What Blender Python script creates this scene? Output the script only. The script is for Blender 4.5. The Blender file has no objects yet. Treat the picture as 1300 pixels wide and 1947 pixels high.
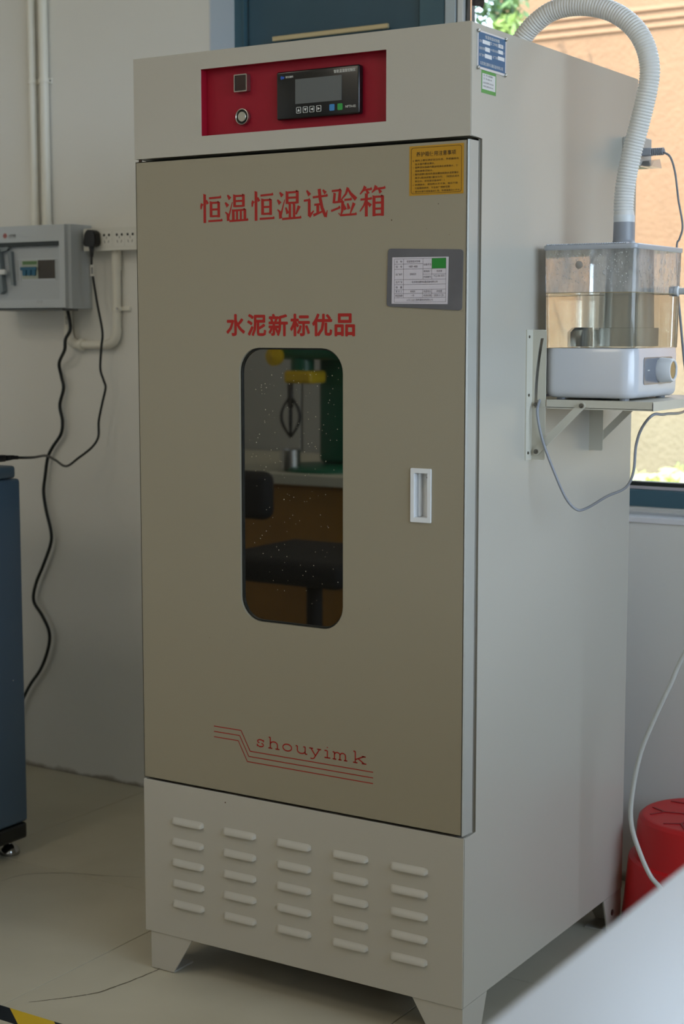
import bpy, bmesh, math, random
from mathutils import Vector, Matrix
random.seed(7)
R = math.radians
PI = math.pi
SC = bpy.context.scene
COL = SC.collection

# ------------------------------------------------------------------ camera, world, sun, lamps, exposure
cam_d = bpy.data.cameras.new('camera')
cam = bpy.data.objects.new('camera', cam_d); COL.objects.link(cam); SC.camera = cam
cam.location = (1.7737, -2.1569, 1.146)
cam.rotation_euler = (PI/2 - 0.1143, 0.0, 0.5612)
cam_d.sensor_fit = 'VERTICAL'; cam_d.sensor_height = 36.0; cam_d.sensor_width = 24.0
cam_d.lens = 3029.4/1947*36
cam_d.clip_start = 0.02; cam_d.clip_end = 200
cam_d.dof.use_dof = True; cam_d.dof.focus_distance = 2.62; cam_d.dof.aperture_fstop = 6.3

SC.view_settings.view_transform = 'Standard'; SC.view_settings.look = 'None'
SC.view_settings.gamma = 1; SC.view_settings.use_curve_mapping = False
SC.view_settings.exposure = 0.0
SC.cycles.use_denoising = True
SC.cycles.max_bounces = 14; SC.cycles.transparent_max_bounces = 16; SC.cycles.transmission_bounces = 12
SC.cycles.diffuse_bounces = 5
SC.cycles.caustics_reflective = False; SC.cycles.caustics_refractive = False

world = bpy.data.worlds.new('world'); SC.world = world; world.use_nodes = True
bg = world.node_tree.nodes['Background']
bg.inputs[0].default_value = (0.67, 0.80, 1.0, 1); bg.inputs[1].default_value = 8.4

sd = bpy.data.lights.new('sun', 'SUN'); sd.energy = 6.0; sd.angle = R(0.6); sd.color = (1.0, 0.95, 0.86)
so = bpy.data.objects.new('sun', sd); COL.objects.link(so)
so.rotation_euler = Vector((0.45, 1.0, -1.25)).to_track_quat('-Z', 'Y').to_euler()

def area_light(name, loc, sx, sy, power, color, portal=False, rot=(0, 0, 0)):
    d = bpy.data.lights.new(name, 'AREA'); d.shape = 'RECTANGLE'; d.size = sx; d.size_y = sy
    d.energy = power; d.color = color
    o = bpy.data.objects.new(name, d); COL.objects.link(o); o.location = loc; o.rotation_euler = rot
    if portal: d.cycles.is_portal = True
    return o
# ceiling lamps of the room (fixtures are built with the ceiling below); the last entry is an added fill light
LAMPS = ((-1.35, -1.25, .36, 4.5), (1.15, -1.45, .36, 2.5), (-.45, -2.45, .9, 9.5))
for lx, ly, ls, lp in LAMPS:
    area_light('ceiling_and_fill_light', (lx, ly, 2.82), ls-.06, ls-.06, lp, (1.0, 0.91, 0.77))
area_light('window_portal', (3.43, -1.2, 1.65), 1.6, 3.4, 10, (1, 1, 1), portal=True, rot=(0, R(90), 0))
area_light('window_portal', (1.05, 1.14, 1.6), 3.1, 1.7, 10, (1, 1, 1), portal=True, rot=(R(-90), 0, 0))

# ------------------------------------------------------------------ materials
def lin(c):
    return tuple(((v/12.92) if v <= 0.04045 else ((v+0.055)/1.055)**2.4) for v in [x/255 for x in c])
_M = {}
def mat(name, rgb, rough=0.5, metal=0.0, spec=0.5, var=0.0, scale=6.0, bump=0.0, bscale=60.0, alpha=1.0, emit=None, es=0.0, coat=0.0, rvar=0.0):
    if name in _M: return _M[name]
    m = bpy.data.materials.new(name); m.use_nodes = True
    nt = m.node_tree; b = nt.nodes['Principled BSDF']
    c = lin(rgb)
    b.inputs['Base Color'].default_value = (*c, 1)
    b.inputs['Roughness'].default_value = rough; b.inputs['Metallic'].default_value = metal
    b.inputs['Specular IOR Level'].default_value = spec
    b.inputs['Coat Weight'].default_value = coat
    if alpha < 1: b.inputs['Alpha'].default_value = alpha
    if emit:
        b.inputs['Emission Color'].default_value = (*lin(emit), 1); b.inputs['Emission Strength'].default_value = es
    if var or bump or rvar:
        tc = nt.nodes.new('ShaderNodeTexCoord')
    if var or rvar:
        n = nt.nodes.new('ShaderNodeTexNoise'); n.inputs['Scale'].default_value = scale; n.inputs['Detail'].default_value = 6
        nt.links.new(tc.outputs['Object'], n.inputs['Vector'])
        if var:
            mx = nt.nodes.new('ShaderNodeMix'); mx.data_type = 'RGBA'
            mx.inputs[6].default_value = (*[max(0, v*(1-var)) for v in c], 1); mx.inputs[7].default_value = (*[min(1, v*(1+var)) for v in c], 1)
            nt.links.new(n.outputs['Fac'], mx.inputs[0]); nt.links.new(mx.outputs[2], b.inputs['Base Color'])
        if rvar:
            mr = nt.nodes.new('ShaderNodeMapRange'); mr.inputs[1].default_value = .3; mr.inputs[2].default_value = .7
            mr.inputs[3].default_value = max(0, rough-rvar); mr.inputs[4].default_value = rough+rvar
            nt.links.new(n.outputs['Fac'], mr.inputs[0]); nt.links.new(mr.outputs[0], b.inputs['Roughness'])
    if bump:
        n2 = nt.nodes.new('ShaderNodeTexNoise'); n2.inputs['Scale'].default_value = bscale; n2.inputs['Detail'].default_value = 3
        bp = nt.nodes.new('ShaderNodeBump'); bp.inputs['Strength'].default_value = bump; bp.inputs['Distance'].default_value = 0.002
        nt.links.new(tc.outputs['Object'], n2.inputs['Vector']); nt.links.new(n2.outputs['Fac'], bp.inputs['Height'])
        nt.links.new(bp.outputs[0], b.inputs['Normal'])
    _M[name] = m
    return m

def thin_glass(name, tint=(1, 1, 1), ior=1.5, rough=0.0, haze=0.0, haze_rgb=(1, 1, 1), zfog=None):
    """Single-sheet glass or clear plastic: clear sheet + fresnel gloss + optional milky haze (translucent)."""
    m = bpy.data.materials.new(name); m.use_nodes = True; nt = m.node_tree; N = nt.nodes; N.clear()
    out = N.new('ShaderNodeOutputMaterial'); tr = N.new('ShaderNodeBsdfTransparent'); tr.inputs[0].default_value = (*tint, 1)
    gl = N.new('ShaderNodeBsdfGlossy'); gl.inputs['Roughness'].default_value = rough
    fr = N.new('ShaderNodeFresnel'); fr.inputs[0].default_value = ior
    mx = N.new('ShaderNodeMixShader'); L = nt.links.new
    base = tr
    if haze > 0:
        ts = N.new('ShaderNodeBsdfTranslucent'); ts.inputs[0].default_value = (*haze_rgb, 1)
        df = N.new('ShaderNodeBsdfDiffuse'); df.inputs[0].default_value = (*haze_rgb, 1)
        m0 = N.new('ShaderNodeMixShader'); m0.inputs[0].default_value = .45; L(ts.outputs[0], m0.inputs[1]); L(df.outputs[0], m0.inputs[2])
        m1 = N.new('ShaderNodeMixShader'); m1.inputs[0].default_value = haze
        L(tr.outputs[0], m1.inputs[1]); L(m0.outputs[0], m1.inputs[2]); base = m1
        if zfog:
            tc = N.new('ShaderNodeTexCoord'); mp = N.new('ShaderNodeMapping'); mp.inputs['Scale'].default_value = (1, 1, .35)
            nz = N.new('ShaderNodeTexNoise'); nz.inputs['Scale'].default_value = 55; nz.inputs['Detail'].default_value = 5
            L(tc.outputs['Object'], mp.inputs[0]); L(mp.outputs[0], nz.inputs['Vector'])
            mr = N.new('ShaderNodeMapRange'); mr.inputs[1].default_value = .35; mr.inputs[2].default_value = .68
            mr.inputs[3].default_value = haze*.55; mr.inputs[4].default_value = min(1, haze*1.5)
            L(nz.outputs['Fac'], mr.inputs[0]); L(mr.outputs[0], m1.inputs[0])
    L(fr.outputs[0], mx.inputs[0]); L(base.outputs[0], mx.inputs[1]); L(gl.outputs[0], mx.inputs[2]); L(mx.outputs[0], out.inputs[0])
    _M[name] = m
    return m

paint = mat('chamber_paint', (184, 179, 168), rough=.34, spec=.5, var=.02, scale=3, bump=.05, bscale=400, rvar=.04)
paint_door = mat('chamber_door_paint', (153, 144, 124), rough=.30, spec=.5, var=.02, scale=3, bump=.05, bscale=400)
dark_gap = mat('dark_gasket', (28, 26, 22), rough=.8)
red_panel = mat('red_panel', (150, 18, 40), rough=.45, spec=.3, var=.05, scale=60, bump=.04, bscale=500)
red_ink = mat('red_ink', (160, 20, 12), rough=.5)
black_pl = mat('black_plastic', (16, 16, 18), rough=.35)
black_rub = mat('black_rubber', (16, 22, 22), rough=.38)
white_pl = mat('white_plastic', (226, 228, 230), rough=.35, var=.01)
grey_pl = mat('grey_plastic', (150, 152, 158), rough=.4)
steel = mat('brushed_steel', (190, 188, 182), rough=.28, metal=1)
dull_steel = mat('dull_screw', (120, 116, 108), rough=.4, metal=1)
bracket_paint = mat('bracket_paint', (200, 196, 182), rough=.42, var=.02, scale=8)

# ------------------------------------------------------------------ helpers
def origin_of(p):
    v = Vector((0, 0, 0))
    while p is not None:
        v += p.location; p = p.parent
    return v
def obj(name, bm, m, parent=None, label=None, smooth=False, loc=None, auto=None):
    """bm is in world metres; linked as one mesh object, its origin moved to its own base centre."""
    me = bpy.data.meshes.new(name)
    bmesh.ops.recalc_face_normals(bm, faces=bm.faces)
    bm.to_mesh(me); bm.free()
    me.materials.append(m)
    if smooth:
        for p in me.polygons: p.use_smooth = True
        if auto: me.set_sharp_from_angle(angle=R(auto))
    o = bpy.data.objects.new(name, me); COL.objects.link(o)
    vs = me.vertices
    xs = [v.co.x for v in vs]; ys = [v.co.y for v in vs]; zs = [v.co.z for v in vs]
    c = Vector(((min(xs)+max(xs))/2, (min(ys)+max(ys))/2, min(zs)))
    me.transform(Matrix.Translation(-c))
    o.location = c - origin_of(parent)
    o.parent = parent
    if label: o['label'] = label
    return o
def thing(name, label, cat, loc, group=None):
    o = bpy.data.objects.new(name, None); COL.objects.link(o); o.location = loc; o.empty_display_size = .1
    o['label'] = label; o['category'] = cat
    if group: o['group'] = group
    return o
def tag(o, label, cat, group=None):
    o['label'] = label; o['category'] = cat
    if group: o['group'] = group
    return o
def struct(name, bm, m, parent=None, **k):
    o = obj(name, bm, m, parent, **k)
    if parent is None: o['kind'] = 'structure'
    return o
def instance(o, parent, offset):
    c = o.copy(); COL.objects.link(c); c.parent = parent; c.location = o.location + Vector(offset)
    return c
def NB(): return bmesh.new()
def box(bm, x0, x1, y0, y1, z0, z1, bev=0.0, seg=2, only=None):
    r = bmesh.ops.create_cube(bm, size=1)
    vs = r['verts']
    for v in vs:
        v.co = Vector((x0+(v.co.x+.5)*(x1-x0), y0+(v.co.y+.5)*(y1-y0), z0+(v.co.z+.5)*(z1-z0)))
    if bev:
        es = {e for v in vs for e in v.link_edges}
        if only == 'z': es = {e for e in es if abs(e.verts[0].co.z-e.verts[1].co.z) > 1e-6}
        if only == 'y': es = {e for e in es if abs(e.verts[0].co.y-e.verts[1].co.y) > 1e-6}
        if only == 'x': es = {e for e in es if abs(e.verts[0].co.x-e.verts[1].co.x) > 1e-6}
        bmesh.ops.bevel(bm, geom=list(es), offset=bev, segments=seg, affect='EDGES', profile=.5)
    return bm
def B(*a, **k): return box(NB(), *a, **k)
AX = {'x': (1, 2, 0), 'y': (0, 2, 1), 'z': (0, 1, 2)}
def prism(bm, pts, axis, a, b):
    """closed outline pts (2-D, in the two axes left over) extruded along axis from a to b"""
    i, j, k = AX[axis]
    def mk(p, w):
        v = [0, 0, 0]; v[i] = p[0]; v[j] = p[1]; v[k] = w; return bm.verts.new(v)
    A = [mk(p, a) for p in pts]; Bv = [mk(p, b) for p in pts]
    n = len(pts)
    bm.faces.new(A); bm.faces.new(Bv[::-1])
    for q in range(n):
        bm.faces.new((A[q], Bv[q], Bv[(q+1) % n], A[(q+1) % n]))
    return bm
def rrect(x0, x1, z0, z1, r, n=8):
    pts = []
    for cx, cz, a0 in ((x1-r, z1-r, 0), (x0+r, z1-r, 90), (x0+r, z0+r, 180), (x1-r, z0+r, 270)):
        for k in range(n+1):
            a = R(a0+90*k/n); pts.append((cx+r*math.cos(a), cz+r*math.sin(a)))
    return pts
def frame(bm, outer, inner, axis, a, b):
    """ring between two outlines of equal point count"""
    i, j, k = AX[axis]
    def mk(p, w):
        v = [0, 0, 0]; v[i] = p[0]; v[j] = p[1]; v[k] = w; return bm.verts.new(v)
    oa = [mk(p, a) for p in outer]; ob = [mk(p, b) for p in outer]; ia = [mk(p, a) for p in inner]; ib = [mk(p, b) for p in inner]
    n = len(outer)
    for q in range(n):
        w = (q+1) % n
        for f in ((oa[q], oa[w], ia[w], ia[q]), (ob[q], ib[q], ib[w], ob[w]), (oa[q], ob[q], ob[w], oa[w]), (ia[q], ia[w], ib[w], ib[q])):
            if len(set(f)) == 4 and (f[0].co-f[2].co).length > 1e-7:
                try: bm.faces.new(f)
                except ValueError: pass
    bmesh.ops.remove_doubles(bm, verts=bm.verts, dist=1e-6)
    return bm
def rect_matched(x0, x1, z0, z1, r, n=8):
    """outline with the point count of rrect: square corners"""
    pts = []
    for cx, cz in ((x1, z1), (x0, z1), (x0, z0), (x1, z0)):
        for k in range(n+1): pts.append((cx, cz))
    return pts
def lathe(bm, prof, c, axis='z', n=32, start=0, cap=True):
    """prof: list of (radius, height along axis)"""
    i, j, k = AX[axis]
    rings = []
    for r, h in prof:
        ring = []
        for s in range(n):
            a = 2*PI*s/n + start; v = [0, 0, 0]; v[i] = c[i]+r*math.cos(a); v[j] = c[j]+r*math.sin(a); v[k] = c[k]+h
            ring.append(bm.verts.new(v))
        rings.append(ring)
    for p, q in zip(rings, rings[1:]):
        for s in range(n):
            bm.faces.new((p[s], p[(s+1) % n], q[(s+1) % n], q[s]))
    if cap:
        bm.faces.new(rings[0]); bm.faces.new(rings[-1][::-1])
    return bm
def catmull(pts, per=8):
    P = [Vector(p) for p in pts]; P = [2*P[0]-P[1]] + P + [2*P[-1]-P[-2]]; out = []
    for i in range(1, len(P)-2):
        for k in range(per):
            t = k/per; p0, p1, p2, p3 = P[i-1:i+3]
            out.append(.5*((2*p1)+(-p0+p2)*t+(2*p0-5*p1+4*p2-p3)*t*t+(-p0+3*p1-3*p2+p3)*t**3))
    out.append(P[-2]); return out
def sweep(bm, path, rad, n=12, cap=True, flat=1.0):
    """round tube along path; rad a number or a function of index"""
    path = [Vector(p) for p in path]
    t = (path[1]-path[0]).normalized()
    u = t.orthogonal().normalized(); rings = []
    for i, p in enumerate(path):
        a = path[max(0, i-1)]; b = path[min(len(path)-1, i+1)]; t = (b-a).normalized()
        u = (u - t*u.dot(t)).normalized(); v = t.cross(u)
        r = rad(i) if callable(rad) else rad
        rings.append([bm.verts.new(p + u*math.cos(2*PI*s/n)*r + v*math.sin(2*PI*s/n)*r*flat) for s in range(n)])
    for p, q in zip(rings, rings[1:]):
        for s in range(n): bm.faces.new((p[s], p[(s+1) % n], q[(s+1) % n], q[s]))
    if cap: bm.faces.new(rings[0]); bm.faces.new(rings[-1][::-1])
    return bm
def resample(path, step):
    out = [path[0].copy()]; acc = 0
    for a, b in zip(path, path[1:]):
        L = (b-a).length; d = step-acc
        while d <= L: out.append(a+(b-a)*(d/L)); d += step
        acc = (acc+L) % step
    return out
# flat lettering -----------------------------------------------------------
def place2d(bm2, plane, at, eps):
    """bm2 vertices (u, v, w) -> a vertical plane; 'front' faces -y at y=at, 'side' faces +x at x=at"""
    for v in bm2.verts:
        u, h, w = v.co
        v.co = Vector((u, at-eps-w, h)) if plane == 'front' else (Vector((at+eps+w, u, h)) if plane == 'side' else Vector((u, h, at+eps+w)))
    return bm2
def text_bm(lines, bold=0.0, thick=0.0001, shear=0.0, heavy=0.0):
    """lines: (string, u0, v0, width, height) each fitted to its box"""
    bm = NB()
    for s, u0, v0, w, h in lines:
        cu = bpy.data.curves.new('t', 'FONT'); cu.body = s; cu.size = 1; cu.offset = bold; cu.resolution_u = 2; cu.shear = shear
        to = bpy.data.objects.new('t', cu); COL.objects.link(to)
        dg = bpy.context.evaluated_depsgraph_get(); me = bpy.data.meshes.new_from_object(to.evaluated_get(dg))
        bpy.data.objects.remove(to); bpy.data.curves.remove(cu)
        if len(me.vertices):
            xs = [v.co.x for v in me.vertices]; ys = [v.co.y for v in me.vertices]
            x0, x1, y0, y1 = min(xs), max(xs), min(ys), max(ys)
            for v in me.vertices:
                v.co = ((v.co.x-x0)/max(1e-6, x1-x0)*w+u0, (v.co.y-y0)/max(1e-6, y1-y0)*h+v0, thick)
            bm.from_mesh(me)
            if heavy:
                n0 = [v.co.copy() for v in me.vertices]
                for k in range(8):
                    for v, c in zip(me.vertices, n0):
                        v.co = (c.x+heavy*math.cos(PI*k/4), c.y+heavy*math.sin(PI*k/4), thick+.000003*(k+1))
                    bm.from_mesh(me)
        bpy.data.meshes.remove(me)
    return bm
def stroke_poly(bm, pts, w0, w1=None, z=0.0001):
    w1 = w0 if w1 is None else w1
    n = len(pts); L = []; Rr = []
    for i, p in enumerate(pts):
        a = Vector(pts[max(0, i-1)]); b = Vector(pts[min(n-1, i+1)]); t = (b-a).normalized(); nn = Vector((-t.y, t.x))
        w = (w0+(w1-w0)*i/(n-1))/2
        L.append(bm.verts.new((p[0]+nn.x*w, p[1]+nn.y*w, z))); Rr.append(bm.verts.new((p[0]-nn.x*w, p[1]-nn.y*w, z)))
    for i in range(n-1): bm.faces.new((L[i], L[i+1], Rr[i+1], Rr[i]))
def lettering(name, bm, plane, at, m, parent, eps=0.0002, **k):
    place2d(bm, plane, at, eps)
    me_o = obj(name, bm, m, parent, **k)
    if name in ('lettering', 'table_lines', 'logo_mark', 'entry_text'): me_o['kind'] = 'stuff'
    return me_o
def rects(bm, rs, z=0.0):
    for u0, u1, v0, v1 in rs:
        bm.faces.new([bm.verts.new((a, b, z)) for a, b in ((u0, v0), (u1, v0), (u1, v1), (u0, v1))])
    return bm

# ------------------------------------------------------------------ the setting
WY = 0.885     # inner face of the window wall
wall_m = bpy.data.materials.new('wall_paint'); wall_m.use_nodes = True
def build_wall_mat():
    nt = wall_m.node_tree; b = nt.nodes['Principled BSDF']; L = nt.links.new
    tc = nt.nodes.new('ShaderNodeTexCoord'); geo = nt.nodes.new('ShaderNodeNewGeometry'); sep = nt.nodes.new('ShaderNodeSeparateXYZ')
    L(geo.outputs['Position'], sep.inputs[0])
    n = nt.nodes.new('ShaderNodeTexNoise'); n.inputs['Scale'].default_value = 3; n.inputs['Detail'].default_value = 6; L(geo.outputs['Position'], n.inputs['Vector'])
    mx = nt.nodes.new('ShaderNodeMix'); mx.data_type = 'RGBA'; mx.inputs[6].default_value = (*lin((230, 228, 222)), 1); mx.inputs[7].default_value = (*lin((236, 234, 229)), 1)
    L(n.outputs['Fac'], mx.inputs[0])
    # scuffed dirt just above the floor
    n2 = nt.nodes.new('ShaderNodeTexNoise'); n2.inputs['Scale'].default_value = 14; n2.inputs['Detail'].default_value = 8; L(geo.outputs['Position'], n2.inputs['Vector'])
    m1 = nt.nodes.new('ShaderNodeMath'); m1.operation = 'MULTIPLY_ADD'; m1.inputs[1].default_value = 0.04; m1.inputs[2].default_value = -0.013; L(n2.outputs['Fac'], m1.inputs[0])
    m2 = nt.nodes.new('ShaderNodeMath'); m2.operation = 'SUBTRACT'; L(m1.outputs[0], m2.inputs[0]); L(sep.outputs['Z'], m2.inputs[1])
    mr = nt.nodes.new('ShaderNodeMapRange'); mr.inputs[1].default_value = -.006; mr.inputs[2].default_value = .004; mr.inputs[4].default_value = .75; L(m2.outputs[0], mr.inputs[0])
    mx2 = nt.nodes.new('ShaderNodeMix'); mx2.data_type = 'RGBA'; mx2.inputs[7].default_value = (*lin((120, 106, 84)), 1)
    L(mr.outputs[0], mx2.inputs[0]); L(mx.outputs[2], mx2.inputs[6]); L(mx2.outputs[2], b.inputs['Base Color'])
    b.inputs['Roughness'].default_value = .7; b.inputs['Specular IOR Level'].default_value = .3
    n3 = nt.nodes.new('ShaderNodeTexNoise'); n3.inputs['Scale'].default_value = 90; L(geo.outputs['Position'], n3.inputs['Vector'])
    bp = nt.nodes.new('ShaderNodeBump'); bp.inputs['Strength'].default_value = .12; bp.inputs['Distance'].default_value = .002; L(n3.outputs['Fac'], bp.inputs['Height']); L(bp.outputs[0], b.inputs['Normal'])
build_wall_mat()
ceil_m = mat('ceiling_paint', (222, 220, 212), rough=.8)
X0, X1, Y0 = -2.6, 3.2, -3.2
OX0, OX1, OZ0, OZ1 = -0.50, 2.6, 0.7675, 2.45    # window opening
bm = NB()
box(bm, X0-.2, OX0, WY, WY+.24, 0, 2.9); box(bm, OX1, X1+.2, WY, WY+.24, 0, 2.9)
box(bm, OX0, OX1, WY, WY+.24, 0, OZ0-.012); box(bm, OX0, OX1, WY, WY+.24, OZ1, 2.9)
struct('wall_back', bm, wall_m)
struct('wall_left', B(X0-.2, X0, Y0, WY, 0, 2.9), wall_m)
SY0, SY1 = -2.9, .5     # daylight window in the right-hand wall
bm = NB(); box(bm, X1, X1+.2, Y0, SY0, 0, 2.9); box(bm, X1, X1+.2, SY1, WY, 0, 2.9); box(bm, X1, X1+.2, SY0, SY1, 0, .85); box(bm, X1, X1+.2, SY0, SY1, 2.45, 2.9)
struct('wall_right', bm, wall_m)
struct('wall_front', B(X0-.2, X1+.2, Y0-.2, Y0, 0, 2.9), wall_m)
struct('ceiling', B(X0-.2, X1+.2, Y0-.2, WY+.24, 2.9, 3.05), ceil_m)
tile_m = bpy.data.materials.new('floor_tile'); tile_m.use_nodes = True
def build_tile_mat():
    nt = tile_m.node_tree; b = nt.nodes['Principled BSDF']; L = nt.links.new
    geo = nt.nodes.new('ShaderNodeNewGeometry')
    n = nt.nodes.new('ShaderNodeTexNoise'); n.inputs['Scale'].default_value = 5; n.inputs['Detail'].default_value = 10; n.inputs['Distortion'].default_value = 1.0; L(geo.outputs['Position'], n.inputs['Vector'])
    mx = nt.nodes.new('ShaderNodeMix'); mx.data_type = 'RGBA'; mx.inputs[6].default_value = (*lin((184, 176, 154)), 1); mx.inputs[7].default_value = (*lin((202, 194, 173)), 1)
    L(n.outputs['Fac'], mx.inputs[0]); L(mx.outputs[2], b.inputs['Base Color'])
    n2 = nt.nodes.new('ShaderNodeTexNoise'); n2.inputs['Scale'].default_value = 9; n2.inputs['Detail'].default_value = 5; L(geo.outputs['Position'], n2.inputs['Vector'])
    mr = nt.nodes.new('ShaderNodeMapRange'); mr.inputs[3].default_value = .34; mr.inputs[4].default_value = .46; L(n2.outputs['Fac'], mr.inputs[0]); L(mr.outputs[0], b.inputs['Roughness']); b.inputs['Specular IOR Level'].default_value = .35
build_tile_mat()
fl = struct('floor', B(X0-.2, X1+.2, Y0-.2, WY+.24, -.12, -.008), mat('grout', (92, 82, 66), rough=.9))
T = 0.6; gx = [-0.104 + T*k for k in range(-5, 7)]; gy = [-0.295 + T*k for k in range(-6, 4)]
tiles = {}
for i in range(len(gx)-1):
    for j in range(len(gy)-1):
        x0, x1, y0, y1 = gx[i], gx[i+1], gy[j], min(gy[j+1], WY+.0)
        x0 = max(x0, X0-.05); x1 = min(x1, X1+.05)
        if y1-y0 < .02 or x1-x0 < .02: continue
        obj('floor_tile', B(x0+.0009, x1-.0009, y0+.0009, y1-.0009, -.01, 0, bev=.0006, seg=1), tile_m, fl)
crack_m = mat('crack_dirt', (96, 86, 68), rough=.9)
def floor_crack(pts, w):
    bm = NB(); pp = [Vector((x, y, 0)) for x, y in pts]; pa = resample(catmull(pp, 10), .012)
    pa = [p+Vector((random.uniform(-1, 1), random.uniform(-1, 1), 0))*.0012 for p in pa]
    n = len(pa)
    for k in range(n-1):
        t = (pa[k+1]-pa[k]).normalized(); s = Vector((-t.y, t.x, 0)); a = w*(.4+.6*math.sin(PI*k/n))*random.uniform(.4, 1.1); b2 = w*(.4+.6*math.sin(PI*(k+1)/n))
        bm.faces.new([bm.verts.new(v+Vector((0, 0, .0004))) for v in (pa[k]+s*a, pa[k]-s*a, pa[k+1]-s*b2, pa[k+1]+s*b2)])
    obj('floor_crack', bm, crack_m, fl)
floor_crack([(-.0726, -.2262), (-.0334, -.1835), (-.0019, -.1377), (.0135, -.0857), (.0244, -.0188), (.028, .03)], .0016)
floor_crack([(-.5437, .1888), (-.5267, .2493), (-.4559, .3019), (-.3793, .331), (-.3074, .3649)], .0009)

# ceiling lamps (out of frame, they light the room; the large one is an added fill)
lampm = mat('lamp_diffuser', (255, 244, 220), emit=(255, 244, 220), es=1.5)
for k, (lx, ly, ls, lp) in enumerate(LAMPS):
    t = thing('ceiling_and_fill_lamp', ('small square ceiling lamp towards the left wall', 'small square ceiling lamp above the white foreground table', 'large square fill lamp added above the wooden bench')[k], 'lamp', (lx, ly, 2.9))
    h = ls/2
    bm = NB(); frame(bm, rect_matched(lx-h, lx+h, ly-h, ly+h, 0, 1), rect_matched(lx-h+.03, lx+h-.03, ly-h+.03, ly+h-.03, 0, 1), 'z', 2.84, 2.9); obj('housing', bm, white_pl, t)
    obj('diffuser', B(lx-h+.03, lx+h-.03, ly-h+.03, ly+h-.03, 2.85, 2.9), lampm, t)

# ------------------------------------------------------------------ window
teal = mat('teal_aluminium', (66, 100, 114), rough=.38, spec=.5, var=.06, scale=20)
teal_panel = mat('teal_sash_panel', (54, 86, 102), rough=.3, var=.08, scale=9)
caulk = mat('caulk', (205, 202, 196), rough=.7, bump=.4, bscale=120)
alu = mat('bare_aluminium', (196, 192, 200), rough=.35, metal=.4)
greyblue = mat('grey_blue_frame', (188, 200, 208), rough=.4)
reveal_m = mat('reveal_paint', (214, 216, 218), rough=.55)
FY = 0.975
w1 = struct('window_1', B(OX0, OX1, FY+.012, FY+.05, OZ0+.001, OZ0+.045, bev=.003), teal)      # bottom rail of the outer frame
bm = NB(); box(bm, OX0, OX1, FY+.012, FY+.05, OZ1-.05, OZ1); box(bm, OX0, OX0+.028, FY+.004, FY+.06, OZ0, OZ1, bev=.002); box(bm, OX1-.05, OX1, FY+.004, FY+.06, OZ0, OZ1)
obj('outer_frame', bm, teal, w1)
obj('glazing_bead', B(.11, OX1, FY+.016, FY+.05, OZ0+.045, OZ0+.052, bev=.001), alu, w1)
obj('gasket', B(.13, OX1, FY+.022, FY+.05, OZ0+.052, OZ0+.060), mat('gasket', (30, 38, 36), rough=.6), w1)
obj('caulk_bead', B(OX0, OX1, FY-.004, FY+.014, OZ0-.002, OZ0+.0095, bev=.003), caulk, w1)
win_glass = thin_glass('window_glass', (.97, .99, .98), 1.45)
obj('pane', B(.1165, OX1-.05, FY+.028, FY+.033, OZ0+.055, OZ1-.05), win_glass, w1)
bm = NB(); box(bm, .068, .094, FY, FY+.05, OZ0+.045, OZ1-.05, bev=.002)
obj('mullion', bm, greyblue, w1)
obj('gasket', B(.094, .098, FY+.012, FY+.05, OZ0+.045, OZ1-.05), mat('gasket', (30, 38, 36)), w1)
obj('glazing_bead', B(.098, .1125, FY+.001, FY+.05, OZ0+.045, OZ1-.05, bev=.002), white_pl, w1)
obj('gasket', B(.1125, .116, FY+.012, FY+.05, OZ0+.045, OZ1-.05), mat('gasket', (30, 38, 36)), w1)
for mxx in (1.35,):
    obj('mullion', B(mxx, mxx+.05, FY, FY+.05, OZ0+.045, OZ1-.05, bev=.002), teal, w1)
# side sash with dark panel
bm = NB(); so_ = rect_matched(-.470, .066, OZ0+.047, 2.38, 0, 1); si_ = rect_matched(-.466, .006, OZ0+.11, 2.31, 0, 1)
frame(bm, so_, si_, 'y', FY, FY+.045)
sash = obj('sash', bm, teal, w1)
obj('sash_panel', B(-.464, .003, FY+.010, FY+.03, OZ0+.113, 2.307, bev=.006), teal_panel, sash)
obj('pull_bar', B(-.372, -.062, FY-.022, FY-.013, 1.805, 1.8165, bev=.002), mat('bar_metal', (222, 206, 168), rough=.25, metal=.7), w1)
bm = NB()
for bx in (-.35, -.09): box(bm, bx, bx+.012, FY-.014, FY+.014, 1.808, 1.8145)
obj('pull_bar_mount', bm, teal, w1)
# torn dark film on the glass beside the mullion
bm = NB(); prism(bm, [(.1215, 1.842), (.140, 1.838), (.147, 1.832), (.151, 1.846), (.150, 1.875), (.158, 1.885), (.156, 1.93), (.1215, 1.93)], 'y', FY+.0255, FY+.0275)
obj('film_scrap', bm, mat('black_film', (52, 50, 56), rough=.25, bump=1.0, bscale=90), w1)
w2 = struct('window_2', frame(NB(), rect_matched(SY0, SY1, .85, 2.45, 0, 1), rect_matched(SY0+.05, SY1-.05, .90, 2.40, 0, 1), 'x', X1+.08, X1+.13), teal)
obj('mullion', B(X1+.085, X1+.125, -1.225, -1.175, .90, 2.40), teal, w2)
obj('pane', B(X1+.10, X1+.105, SY0+.05, SY1-.05, .90, 2.40), win_glass, w2)
# reveal linings and sill
struct('trim_1', B(OX0-.001, OX0+.003, WY-.0005, FY+.01, OZ0, OZ1), reveal_m)
struct('trim_2', B(OX0, OX1, WY-.004, FY+.2, OZ0-.012, OZ0, bev=.0015), mat('sill_stone', (232, 232, 236), rough=.35))

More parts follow.
